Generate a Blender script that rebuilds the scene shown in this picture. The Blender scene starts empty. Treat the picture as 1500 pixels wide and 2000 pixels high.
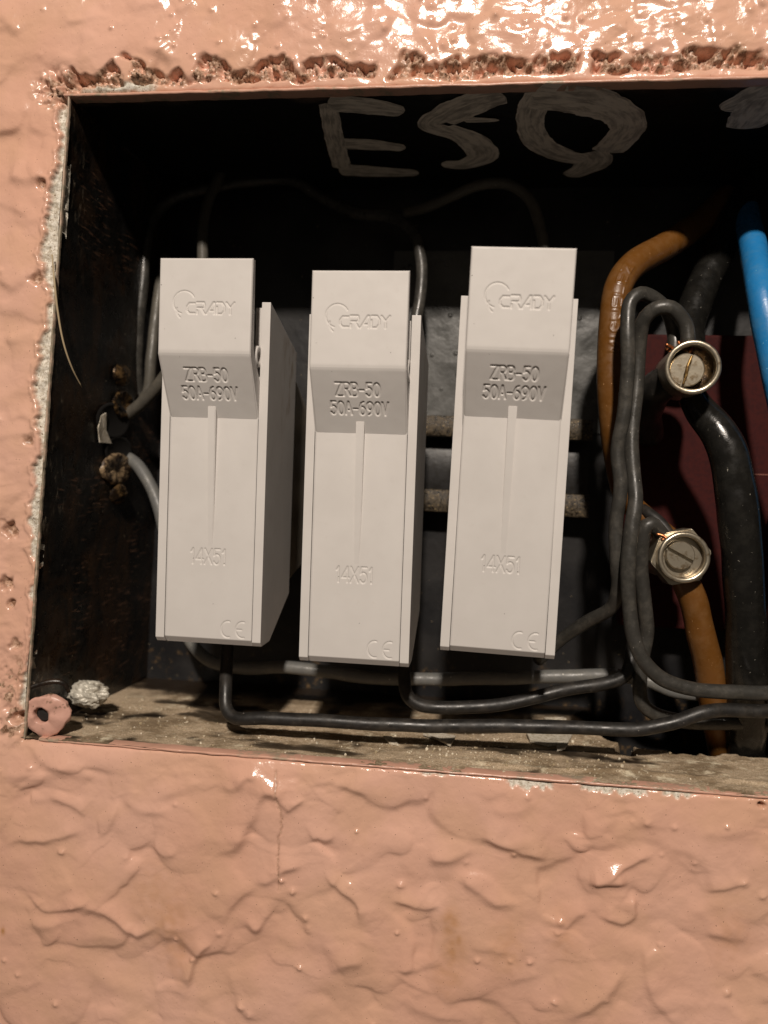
import bpy, bmesh, math, random
import numpy as np
from mathutils import Matrix, Vector, noise as mnoise
random.seed(7); rng = np.random.default_rng(11)
S = 0.001                       # everything below is written in millimetres
sc = bpy.context.scene
COL = sc.collection

# ------------------------------------------------------------------ camera
F = 1600.0; CAMY = -220.0
def cam_matrix(vx=955, vy=945, roll=2.0):
    r = math.radians(roll)
    v = np.array([(vx-750)/F, (1000-vy)/F, -1.0]); v /= np.linalg.norm(v)
    u = np.array([math.sin(r), math.cos(r), 0.0]); u[2] = -(u @ v)/v[2]; u /= np.linalg.norm(u)
    return np.array([np.cross(v, u), v, u])
CM = cam_matrix(); CC = np.array([0.0, CAMY, 0.0])
cam = bpy.data.cameras.new('camera'); cam_o = bpy.data.objects.new('camera', cam); COL.objects.link(cam_o)
cam.sensor_fit = 'VERTICAL'; cam.sensor_height = 36; cam.lens = 36*F/2000
m4 = Matrix([list(CM[i]) + [CC[i]*S] for i in range(3)] + [[0, 0, 0, 1]])
cam_o.matrix_world = m4
cam.clip_start = 0.01; cam.clip_end = 50
cam.dof.use_dof = True; cam.dof.focus_distance = 0.226; cam.dof.aperture_fstop = 10
sc.camera = cam_o

# ------------------------------------------------------------------ light
w = bpy.data.worlds.new('World'); sc.world = w; w.use_nodes = True
bg = w.node_tree.nodes['Background']; bg.inputs[0].default_value = (1.0, 0.86, 0.70, 1); bg.inputs[1].default_value = 0.052
def lamp(name, loc, power, size, color):
    l = bpy.data.lights.new(name, 'AREA'); l.shape = 'DISK'; l.size = size*S; l.energy = power; l.color = color
    o = bpy.data.objects.new(name, l); COL.objects.link(o); o.location = Vector(loc)*S
    o.rotation_euler = (Vector((-20, 0, 0)) - Vector(loc)).to_track_quat('-Z', 'Y').to_euler()
    return o
lamp('hand_lamp', (35, -900, 626), 13.6, 58, (1.0, 0.885, 0.77))
sc.view_settings.view_transform = 'Standard'; sc.view_settings.look = 'None'
sc.view_settings.exposure = 0; sc.view_settings.gamma = 1

# ------------------------------------------------------------------ placing helpers
def ray(px, py): return CM @ np.array([(px-750)/F, (1000-py)/F, -1.0])
def at(px, py, y):
    d = ray(px, py); return CC + (y-CC[1])/d[1]*d
def onplane(px, py, p0, n):
    d = ray(px, py); return CC + ((np.array(p0)-CC) @ n)/(d @ n)*d
def lerp(a, b, t): return a+(b-a)*t
def sstep(a, b, x):
    t = np.clip((x-a)/(b-a), 0, 1); return t*t*(3-2*t)

# ------------------------------------------------------------------ 2-D noise
_perm = np.random.default_rng(5).permutation(512)
_g = np.random.default_rng(6).uniform(0, 2*np.pi, 512); _gx, _gy = np.cos(_g), np.sin(_g)
def gn(x, y, s=1.0, seed=0):
    x = np.asarray(x, float)/s+seed*17.31; y = np.asarray(y, float)/s+seed*9.77
    xi = np.floor(x).astype(int); yi = np.floor(y).astype(int); fx = x-xi; fy = y-yi
    def h(a, b): return _perm[(_perm[a & 511]+b) & 511]
    def d(a, b): k = h(xi+a, yi+b); return _gx[k]*(fx-a)+_gy[k]*(fy-b)
    u = fx**3*(fx*(fx*6-15)+10); v = fy**3*(fy*(fy*6-15)+10)
    return 1.5*lerp(lerp(d(0, 0), d(1, 0), u), lerp(d(0, 1), d(1, 1), u), v)
def fbm(x, y, s, o=4, seed=0, g=.5):
    r = 0; a = 1
    for i in range(o): r = r+a*gn(x, y, s/2**i, seed+i*3); a *= g
    return r

# ------------------------------------------------------------------ objects
def link(name, me, mat, parent=None):
    o = bpy.data.objects.new(name, me); COL.objects.link(o)
    if mat is not None:
        for m in (mat if isinstance(mat, (list, tuple)) else [mat]): me.materials.append(m)
    if parent is not None: o.parent = parent
    return o
def mesh_np(name, V, Fq, smooth=True):
    me = bpy.data.meshes.new(name)
    V = np.asarray(V, float)*S; Fq = np.asarray(Fq, int)
    me.vertices.add(len(V)); me.vertices.foreach_set('co', V.ravel())
    k = Fq.shape[1]; me.loops.add(Fq.size); me.loops.foreach_set('vertex_index', Fq.ravel())
    me.polygons.add(len(Fq)); me.polygons.foreach_set('loop_start', np.arange(len(Fq))*k)
    me.update(calc_edges=True); me.validate()
    me.polygons.foreach_set('use_smooth', [smooth]*len(me.polygons)); return me
def grid_faces(n, m, flip=False):
    i = np.arange(n-1)[:, None]*m+np.arange(m-1)[None]; i = i.ravel()
    q = np.stack([i, i+1, i+m+1, i+m], 1)
    return q[:, ::-1] if flip else q
def tag(o, label, cat, group=None):
    o['label'] = label; o['category'] = cat
    if group: o['group'] = group
    return o
def empty(name, loc=(0, 0, 0), rot=(0, 0, 0)):
    o = bpy.data.objects.new(name, None); COL.objects.link(o); o.location = Vector(loc)*S; o.rotation_euler = rot
    o.empty_display_size = .005; return o
def bm_mesh(name, bm, smooth=False):
    bmesh.ops.recalc_face_normals(bm, faces=bm.faces)
    me = bpy.data.meshes.new(name)
    for v in bm.verts: v.co *= S
    bm.to_mesh(me); bm.free()
    me.polygons.foreach_set('use_smooth', [smooth]*len(me.polygons)); return me
def prism(poly, x0, x1, bev=0.0):
    """poly in (y,z), extruded along x"""
    bm = bmesh.new()
    a = [bm.verts.new((x0, p[0], p[1])) for p in poly]; b = [bm.verts.new((x1, p[0], p[1])) for p in poly]
    bm.faces.new(a); bm.faces.new(b[::-1]); n = len(poly)
    for i in range(n): bm.faces.new((a[i], b[i], b[(i+1) % n], a[(i+1) % n]))
    if bev: bmesh.ops.bevel(bm, geom=bm.edges[:], offset=bev, segments=2, affect='EDGES', profile=.6)
    return bm
def box_bm(x0, x1, y0, y1, z0, z1, bev=0.0):
    return prism([(y0, z0), (y1, z0), (y1, z1), (y0, z1)], x0, x1, bev)
def spline(P, step=1.0):
    P = np.array(P, float)
    if len(P) == 2: P = np.array([P[0], (P[0]+P[1])/2, P[1]])
    Q = np.vstack([2*P[0]-P[1], P, 2*P[-1]-P[-2]]); out = []
    for i in range(1, len(Q)-2):
        n = max(2, int(np.linalg.norm(Q[i+1][:3]-Q[i][:3])/step))
        # centripetal style tangents
        t = np.linspace(0, 1, n, endpoint=False)[:, None]
        m0 = (Q[i+1]-Q[i-1])*.5; m1 = (Q[i+2]-Q[i])*.5
        L = np.linalg.norm(Q[i+1]-Q[i])
        for mm in (m0, m1):
            l = np.linalg.norm(mm)
            if l > L: mm *= L/l
        out.append((2*t**3-3*t**2+1)*Q[i]+(t**3-2*t**2+t)*m0+(-2*t**3+3*t**2)*Q[i+1]+(t**3-t**2)*m1)
    out.append(Q[-2][None]); return np.vstack(out)
def sweep(P, R, seg=20, disp=None, cap=True):
    P = np.asarray(P, float); n = len(P)
    R = np.broadcast_to(R, (n,)) if np.ndim(R) < 2 else R
    T = np.gradient(P, axis=0); T /= np.linalg.norm(T, axis=1)[:, None]
    N = np.zeros_like(P); a = np.array([0, -1.0, 0]); a = a-(a@T[0])*T[0]
    if np.linalg.norm(a) < .1: a = np.array([1.0, 0, 0])-T[0][0]*T[0]
    N[0] = a/np.linalg.norm(a)
    for i in range(1, n):
        b = N[i-1]-(N[i-1]@T[i])*T[i]; N[i] = b/np.linalg.norm(b)
    B = np.cross(T, N); th = np.linspace(0, 2*np.pi, seg, endpoint=False)
    rr = R[:, None]*np.ones(seg)[None]
    if disp is not None: rr = rr+disp
    V = P[:, None]+rr[..., None]*(np.cos(th)[None, :, None]*N[:, None]+np.sin(th)[None, :, None]*B[:, None])
    V = V.reshape(-1, 3); i = np.arange(n-1)[:, None]*seg; j = np.arange(seg)[None]; k = (j+1) % seg
    q = np.stack([i+j, i+k, i+seg+k, i+seg+j], -1).reshape(-1, 4)
    if cap:
        c0, c1 = len(V), len(V)+1
        V = np.vstack([V, P[0]-T[0]*R[0]*.15, P[-1]+T[-1]*R[-1]*.15]); jj = np.arange(seg); kk = (jj+1) % seg
        tri = np.vstack([np.stack([jj*0+c0, kk, jj, jj*0+c0], 1)[:, :3], np.stack([jj*0+c1, (n-1)*seg+jj, (n-1)*seg+kk], 1)])
        return V, q, tri
    return V, q, None
def tube_mesh(name, P, R, seg=20, disp=None):
    V, q, tri = sweep(P, R, seg, disp)
    me = bpy.data.meshes.new(name)
    me.from_pydata([tuple(v) for v in V*S], [], [tuple(f) for f in q.tolist()]+[tuple(f) for f in tri.tolist()])
    me.polygons.foreach_set('use_smooth', [True]*len(me.polygons)); me.update(); return me

# ------------------------------------------------------------------ materials
class M:
    def __init__(s, name, rough=.5, base=(.5, .5, .5), metal=0, spec=.5, coat=0):
        s.m = bpy.data.materials.new(name); s.m.use_nodes = True; s.t = s.m.node_tree; s.n = s.t.nodes
        s.b = s.n['Principled BSDF']; s.b.inputs['Roughness'].default_value = rough
        s.b.inputs['Base Color'].default_value = (*base, 1); s.b.inputs['Metallic'].default_value = metal
        s.b.inputs['Specular IOR Level'].default_value = spec; s.b.inputs['Coat Weight'].default_value = coat
        s.b.inputs['Coat Roughness'].default_value = .15
        tc = s.n.new('ShaderNodeTexCoord'); mp = s.n.new('ShaderNodeMapping'); mp.inputs['Scale'].default_value = (1000, 1000, 1000)
        s.l(tc.outputs['Object'], mp.inputs[0]); s.co = mp.outputs[0]
    def l(s, a, b): s.t.links.new(a, b)
    def scaled(s, sx, sy, sz, rot=(0, 0, 0)):
        mp = s.n.new('ShaderNodeMapping'); mp.inputs['Scale'].default_value = (sx, sy, sz); mp.inputs['Rotation'].default_value = rot
        s.l(s.co, mp.inputs[0]); return mp.outputs[0]
    def noise(s, scale, detail=4, rough=.55, co=None, dist=0):
        n = s.n.new('ShaderNodeTexNoise'); n.inputs['Scale'].default_value = scale; n.inputs['Detail'].default_value = detail
        n.inputs['Roughness'].default_value = rough; n.inputs['Distortion'].default_value = dist
        s.l(co or s.co, n.inputs['Vector']); return n.outputs[0]
    def voro(s, scale, feat='F1'):
        n = s.n.new('ShaderNodeTexVoronoi'); n.feature = feat; n.inputs['Scale'].default_value = scale; s.l(s.co, n.inputs['Vector']); return n.outputs[0]
    def ramp(s, v, a, b, lo=0., hi=1.):
        n = s.n.new('ShaderNodeMapRange'); n.interpolation_type = 'SMOOTHSTEP'; n.clamp = True
        for k, q in zip((1, 2, 3, 4), (a, b, lo, hi)): n.inputs[k].default_value = q
        s.l(v, n.inputs[0]); return n.outputs[0]
    def mix(s, fac, a, b):
        n = s.n.new('ShaderNodeMix'); n.data_type = 'RGBA'
        for k, q in ((0, fac), (6, a), (7, b)):
            if isinstance(q, tuple): n.inputs[k].default_value = (*q, 1)
            elif isinstance(q, (int, float)): n.inputs[k].default_value = q
            else: s.l(q, n.inputs[k])
        return n.outputs[2]
    def math(s, op, a, b=0.):
        n = s.n.new('ShaderNodeMath'); n.operation = op
        for k, q in ((0, a), (1, b)):
            if isinstance(q, (int, float)): n.inputs[k].default_value = q
            else: s.l(q, n.inputs[k])
        return n.outputs[0]
    def attr(s, name):
        n = s.n.new('ShaderNodeAttribute'); n.attribute_name = name; return n.outputs['Fac']
    def axis(s, i):
        n = s.n.new('ShaderNodeSeparateXYZ'); s.l(s.co, n.inputs[0]); return n.outputs[i]
    def col(s, c): s.l(c, s.b.inputs['Base Color'])
    def rgh(s, c): s.l(c, s.b.inputs['Roughness'])
    def bump(s, *hs):
        prev = None
        for h, dist in hs:
            n = s.n.new('ShaderNodeBump'); n.inputs['Strength'].default_value = 1; n.inputs['Distance'].default_value = dist*S
            s.l(h, n.inputs['Height'])
            if prev is not None: s.l(prev, n.inputs['Normal'])
            prev = n.outputs[0]
        s.l(prev, s.b.inputs['Normal'])

def mat_wall():
    m = M('salmon_gloss_paint', .22, spec=.5)
    big = m.noise(.018, 3); mid = m.noise(.09, 4, dist=.6); fine = m.noise(1.7, 5)
    c = m.mix(m.ramp(big, .35, .65), (.655, .376, .272), (.69, .412, .312))
    c = m.mix(m.math('MULTIPLY', m.ramp(m.noise(.045, 4, .55), .42, .62), .4), c, (.60, .365, .235))
    c = m.mix(m.math('MULTIPLY', m.ramp(m.noise(.35, 6, .7), .56, .72), .25), c, (.52, .30, .22))
    c = m.mix(m.attr('stain'), c, (.42, .20, .065))
    gr = m.mix(m.ramp(m.noise(.9, 6, .7), .35, .65), (.40, .35, .27), (.74, .70, .62))
    gr = m.mix(m.ramp(m.noise(1.6, 4, .6), .58, .66), gr, (.16, .10, .06))
    c = m.mix(m.attr('plaster'), c, gr)
    rw = m.mix(m.ramp(m.noise(.8, 6, .75), .42, .6), (.17, .085, .045), (.56, .37, .26))
    c = m.mix(m.attr('raw'), c, rw)
    c = m.mix(m.ramp(m.noise(2.2, 2, .5), .735, .75), c, (.07, .04, .03))
    m.col(c)
    e = m.math('MAXIMUM', m.attr('plaster'), m.math('MULTIPLY', m.attr('raw'), .5))
    r = m.mix(e, m.mix(m.ramp(m.noise(.12, 4), .3, .7), (.12, .12, .12), (.24, .24, .24)), (.85, .85, .85)); m.rgh(r)
    m.bump((mid, .35), (m.noise(.5, 5, .55), .12), (fine, .03)); return m.m
def mat_plastic():
    m = M('grey_moulded_plastic', .46, spec=.35)
    oi = m.n.new('ShaderNodeObjectInfo')
    c = m.mix(m.ramp(m.noise(.06, 3), .3, .7), (.575, .545, .52), (.61, .58, .555))
    c = m.mix(m.math('MULTIPLY', m.ramp(m.noise(.5, 6, .7), .55, .75), .12), c, (.38, .34, .28))
    c = m.mix(m.ramp(m.noise(1.1, 1, .3), .835, .845), c, (.05, .045, .04))
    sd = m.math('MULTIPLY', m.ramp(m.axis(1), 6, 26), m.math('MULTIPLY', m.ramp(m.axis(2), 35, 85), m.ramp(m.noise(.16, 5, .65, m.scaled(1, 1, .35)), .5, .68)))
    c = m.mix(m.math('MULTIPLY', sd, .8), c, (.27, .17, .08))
    m.col(c); m.rgh(m.ramp(m.noise(.2, 4), .3, .7, .40, .58)); m.bump((m.noise(6.5, 2), .012), (m.noise(.25, 3), .018)); return m.m
def mat_panel():
    m = M('worn_black_box_paint', .3, spec=.5)
    n1 = m.noise(.05, 5, .65, m.scaled(1, 1, .6, (.5, .2, 0)), 1.2); n2 = m.noise(.6, 6, .7)
    c = m.mix(m.ramp(n1, .46, .62), (.009, .008, .007), (.028, .016, .009))
    br = m.noise(.45, 5, .6, m.scaled(1, .35, 2.6, (.7, 0, 0)))
    c = m.mix(m.math('MULTIPLY', m.ramp(br, .55, .66), m.ramp(m.noise(.035, 2), .5, .6)), c, (.10, .055, .035))
    c = m.mix(m.ramp(n2, .69, .74), c, (.22, .16, .09))
    sc_ = m.math('MULTIPLY', m.ramp(m.axis(1), 3, 15, 1, 0), m.math('MULTIPLY', m.ramp(m.noise(.3, 6, .7, m.scaled(1, 2.2, .7)), .54, .62), m.ramp(m.noise(.035, 2), .45, .6)))
    c = m.mix(sc_, c, (.36, .29, .21))
    sp = m.noise(1.3, 2, .5); c = m.mix(m.ramp(sp, .755, .775), c, (.5, .42, .3))
    m.col(c); m.rgh(m.ramp(m.noise(.3, 4), .3, .7, .22, .5)); m.bump((m.noise(.35, 5), .25), (n2, .08)); return m.m
def mat_back():
    m = M('grey_sheen_enamel', .33, spec=.6)  # grey stands in for lamp sheen on the black back enamel
    n2 = m.noise(.7, 6, .7)
    c = m.mix(m.ramp(m.noise(.05, 4), .35, .65), (.052, .052, .049), (.092, .091, .086))
    c = m.mix(m.ramp(n2, .64, .72), c, (.02, .015, .01))
    m.col(c); m.rgh(m.ramp(m.noise(.15, 4), .3, .7, .25, .45)); m.bump((m.noise(.3, 4), .2), (m.ramp(m.voro(.16), .05, .16, 1, 0), .5)); return m.m
def mat_ceiling():
    m = M('soot_black_enamel', .35, spec=.35)
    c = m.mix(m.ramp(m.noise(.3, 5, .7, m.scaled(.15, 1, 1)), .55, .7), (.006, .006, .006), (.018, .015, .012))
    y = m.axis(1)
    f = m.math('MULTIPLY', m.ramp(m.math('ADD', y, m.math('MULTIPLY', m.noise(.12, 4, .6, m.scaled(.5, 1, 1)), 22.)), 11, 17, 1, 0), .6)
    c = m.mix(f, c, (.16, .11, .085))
    m.col(c); m.bump((m.noise(.4, 4), .15)); return m.m
def mat_rail():
    m = M('grimy_zinc_rail', .4, metal=.15, spec=.6)
    n = m.noise(.9, 7, .75)
    c = m.mix(m.ramp(n, .42, .6), (.018, .013, .008), (.11, .082, .05))
    c = m.mix(m.ramp(m.noise(1.6, 4, .6), .62, .68), c, (.62, .46, .24))
    m.col(c); m.rgh(m.ramp(n, .4, .6, .25, .6)); m.bump((n, .35), (m.noise(2.5, 3), .15)); return m.m
def mat_floor():
    m = M('dusty_black_floor', .8, spec=.3)
    n = m.noise(2.2, 6, .75)
    dust = m.mix(m.ramp(n, .4, .62), (.42, .31, .20), (.70, .56, .40))
    dust = m.mix(m.math('MULTIPLY', m.ramp(m.noise(.07, 5, .65, m.scaled(1, 1.6, 1)), .42, .62), .75), dust, (.19, .13, .07))
    dust = m.mix(m.ramp(m.noise(.16, 5, .7), .56, .7), dust, (.78, .68, .50))
    dust = m.mix(m.ramp(m.noise(1.3, 2), .66, .7), dust, (.62, .55, .42))
    c = m.mix(m.attr('dust'), (.022, .014, .008), dust); m.col(c)
    m.rgh(m.ramp(m.attr('dust'), 0, 1, .4, .9)); m.bump((m.noise(.35, 4), .3), (n, .3)); return m.m
def mat_wire(name, base, dust=(.13, .12, .10), amt=.35, rough=.42, bd=.22):
    m = M(name, rough, spec=.45)
    c = m.mix(m.math('MULTIPLY', m.ramp(m.noise(.25, 6, .7), .42, .68), amt), base, dust)
    c = m.mix(m.ramp(m.noise(1.4, 3), .72, .75), c, tuple(min(1, x*3+.05) for x in dust))
    m.col(c); m.rgh(m.ramp(m.noise(.3, 5), .3, .7, rough-.1, rough+.15)); m.bump((m.noise(.22, 3), bd), (m.noise(2.2, 4), .03)); return m.m
def mat_simple(name, base, rough, metal=0, base2=None, sc_=.6, bd=.08, thr=(.4, .65), coat=0):
    m = M(name, rough, base, metal, coat=coat)
    n = m.noise(sc_, 6, .65)
    if base2: m.col(m.mix(m.ramp(n, *thr), base, base2))
    m.bump((n, bd)); m.b.inputs['Specular IOR Level'].default_value = .15 if name == 'maroon_board' else .5; return m.m

MW = mat_wall(); MP = mat_plastic(); MB = mat_panel(); MK = mat_back(); MC = mat_ceiling(); MR = mat_rail(); MF = mat_floor()
MBLK = mat_wire('dusty_black_insulation', (.014, .013, .012), (.07, .06, .05), bd=.1)
MMID = mat_wire('lifted_grey_insulation', (.085, .078, .065), (.16, .14, .11))  # grey lifted in colour so wires running in shade still show
MGRY = mat_wire('dark_grey_insulation', (.036, .034, .030), (.11, .10, .085), amt=.45, bd=.1, rough=.34)
MLGT = mat_wire('pale_grey_insulation', (.13, .13, .125), (.22, .21, .18))
MBIG = mat_wire('glossy_black_sheath', (.009, .0085, .0075), amt=.06, rough=.22, bd=.05)
MBRN = mat_wire('brown_insulation', (.135, .054, .010), (.22, .12, .05), amt=.3, rough=.36)
MBLU = mat_wire('blue_insulation', (.018, .19, .47), (.10, .25, .40), amt=.3, rough=.3)
MNIK = mat_simple('tarnished_nickel', (.62, .55, .43), .30, .9, (.30, .20, .10), .5, .05, (.5, .75))
MBRS = mat_simple('dull_brass', (.50, .33, .13), .4, .8, (.12, .06, .025), .6, .08, (.45, .7))
MRIV = mat_simple('grimy_rivet', (.20, .12, .05), .35, .5, (.02, .012, .007), .35, .3, (.38, .55))
MCOP = mat_simple('bare_copper', (.62, .24, .10), .35, .9)
MMAR = mat_simple('maroon_board', (.045, .0075, .0065), .75, 0, (.032, .006, .006), .8, .04)
MPAINT = None
MCH = mat_simple('white_paint_chip', (.66, .60, .50), .7, 0, (.42, .36, .26), .9, .1)
MFIB = mat_simple('straw_fibre', (.40, .31, .19), .6)
MDARK = mat_simple('hole_shade', (.008, .006, .005), .8)  # near-black colour stands in for the shade inside holes
MLUMP = mat_simple('grey_putty', (.50, .47, .40), .34, .1, (.20, .17, .13), .3, .4, (.5, .75))
MGAP = mat_simple('shaded_gap_plastic', (.30, .27, .22), .6)  # darker copy of the holder plastic, gap shade put into its colour

# ------------------------------------------------------------------ the opening in the wall
LT = np.array([-120.7, 104.3]); LB = np.array([-130.6, -78.4]); XR = 118.0; ZT = 104.3; ZB = -78.4; DEP = 76.0
ldir = (LT-LB)/np.linalg.norm(LT-LB); lnor = np.array([-ldir[1], ldir[0]])      # points left (outside)
def dists(x, z):
    dl = (x-LB[0])*lnor[0]+(z-LB[1])*lnor[1]
    return dl, z-ZT, ZB-z, x-XR

# ------------------------------------------------------------------ wall sheet with real relief
def axis_pts(a, b, step, lo, hi):
    p = list(np.arange(a, b, step)); s = step; q = a; left = []
    while q > lo: s *= 1.13; q -= s; left.append(q)
    s = step; q = p[-1]; right = []
    while q < hi: s *= 1.13; q += s; right.append(q)
    return np.array(left[::-1]+p+right)
xs = axis_pts(-150, 92, .38, -520, 520); zs = axis_pts(-176, 138, .38, -520, 520)
X, Z = np.meshgrid(xs, zs)          # rows z, cols x
def local_dist(poly, margin):
    lo = poly.min(0)-margin; hi = poly.max(0)+margin
    i0, i1 = np.searchsorted(zs, [lo[1], hi[1]]); j0, j1 = np.searchsorted(xs, [lo[0], hi[0]])
    if i1-i0 < 2 or j1-j0 < 2: return None
    x = X[i0:i1, j0:j1]; z = Z[i0:i1, j0:j1]
    best = np.full(x.shape, 1e9); side = np.zeros(x.shape); tt = np.zeros(x.shape); n = len(poly)-1
    for k in range(n):
        a, b = poly[k], poly[k+1]; ab = b-a; L2 = ab@ab+1e-9
        t = np.clip(((x-a[0])*ab[0]+(z-a[1])*ab[1])/L2, 0, 1)
        dx = x-a[0]-t*ab[0]; dz = z-a[1]-t*ab[1]; d = np.hypot(dx, dz)
        s = ab[0]*(z-a[1])-ab[1]*(x-a[0]); m = d < best
        best = np.where(m, d, best); side = np.where(m, np.sign(s), side); tt = np.where(m, (k+t)/n, tt)
    return (slice(i0, i1), slice(j0, j1)), best, side, tt
H = np.zeros_like(X)                # height toward the viewer, mm
wx = X+4*fbm(X, Z, 18, 2, 41); wz = Z+4*fbm(X, Z, 18, 2, 57)
H += 1.3*fbm(X, Z, 70, 2, 1)+.95*fbm(wx, wz, 24, 2, 2)+.30*fbm(wx*1.1, wz*.9, 8.5, 2, 6)*(.4+.6*np.clip(.5+1.5*gn(X, Z, 30, 7), 0, 1))
# trowelled plates: soft terraces
tn = fbm(wx, wz*1.15, 26, 3, 9); tq = tn*3.0; fr = tq-np.floor(tq); H += .13*(np.floor(tq)+sstep(.0, .55, fr))*.55
lowmask = sstep(60, -60, Z)
# pimply brushed relief, stronger at top right and the left jamb
def smax(a, b, k): h = np.clip(.5+.5*(a-b)/k, 0, 1); return b+(a-b)*h+k*h*(1-h)
br = random.Random(23)
for kk in range(300):               # overlapping smears of thick paint, heavier at their lower edge
    c = np.array([br.uniform(-165, 100), br.choice([br.uniform(-180, -74), br.uniform(-180, -74), br.uniform(100, 140), br.uniform(-180, 140)])])
    rx = br.uniform(4, 15); rz = rx*br.uniform(.45, 1.3); ang = br.uniform(-.7, .7)
    r = local_dist(np.array([c, c+.01]), max(rx, rz)*1.25)
    if r is None: continue
    sl = r[0]; x = wx[sl]-c[0]; z = wz[sl]-c[1]; x = x+.18*rx*gn(X[sl], Z[sl], rx*.6, kk); ca, sa = math.cos(ang), math.sin(ang)
    u_ = (x*ca+z*sa)/rx; v_ = (-x*sa+z*ca)/rz; q_ = np.sqrt(u_*u_+v_*v_); a = br.uniform(.25, .75)*(.6 if c[1] > 95 else 1)
    base_h = np.median(H[sl]); k2 = br.uniform(.12, .45)
    top = base_h+a*(1-q_**3)-a*.7*v_*(v_ < .6)*(.4+.6*(br.random() < .7))-3.0*np.clip(q_-1, 0, None)
    new = smax(H[sl], top, k2); H[sl] = lerp(H[sl], new, sstep(1.22, 1.0, q_))
pm = np.clip(.16+.50*sstep(-60, 40, X)*sstep(100, 112, Z)+.75*sstep(-118, -128, X)*sstep(40, -60, Z)*sstep(-110, -70, Z)+.25*sstep(100, 106, Z)+.75*sstep(-96, -84, Z)*sstep(-70, -80, Z)*sstep(-.3, .3, gn(X, Z, 22, 25)), 0, 1.1)
rip = fbm(X*.62, Z*1.25, 3.4, 3, 21, .55); H += pm*.30*rip*(.35+.9*np.clip(.5+1.6*gn(wx, wz, 17, 23), 0, 1))
H += .05*fbm(X, Z, 2.2, 2, 31)
def lip(pts, amp=1.0, wl=4.5, ws=.95, flip=False):
    P = np.array([at(px, py, 0)[[0, 2]] for px, py in pts])
    Q = spline(np.c_[P, np.zeros(len(P))], 1.2)[:, :2]
    Q = Q+np.c_[.35*gn(Q[:, 0], Q[:, 1], 3, 3), .35*gn(Q[:, 0], Q[:, 1], 3, 4)]
    r = local_dist(Q, wl*2.4)
    if r is None: return
    sl, d, s, t = r
    if flip: s = -s
    ws = ws*random.uniform(.7, 1.9); e = np.minimum(1, np.minimum(t, 1-t)*5+.12)*(.75+.5*np.clip(gn(X[sl], Z[sl], 6, 19)+.3, 0, 1))
    H[sl] += amp*e*np.where(s > 0, np.exp(-(d/wl)**1.3), np.exp(-(d/ws)**2))
def z5(*p): return [(x/2, 1500+y/2) for x, y in p]
def z6(*p): return [(750+x/2, 1500+y/2) for x, y in p]
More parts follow.
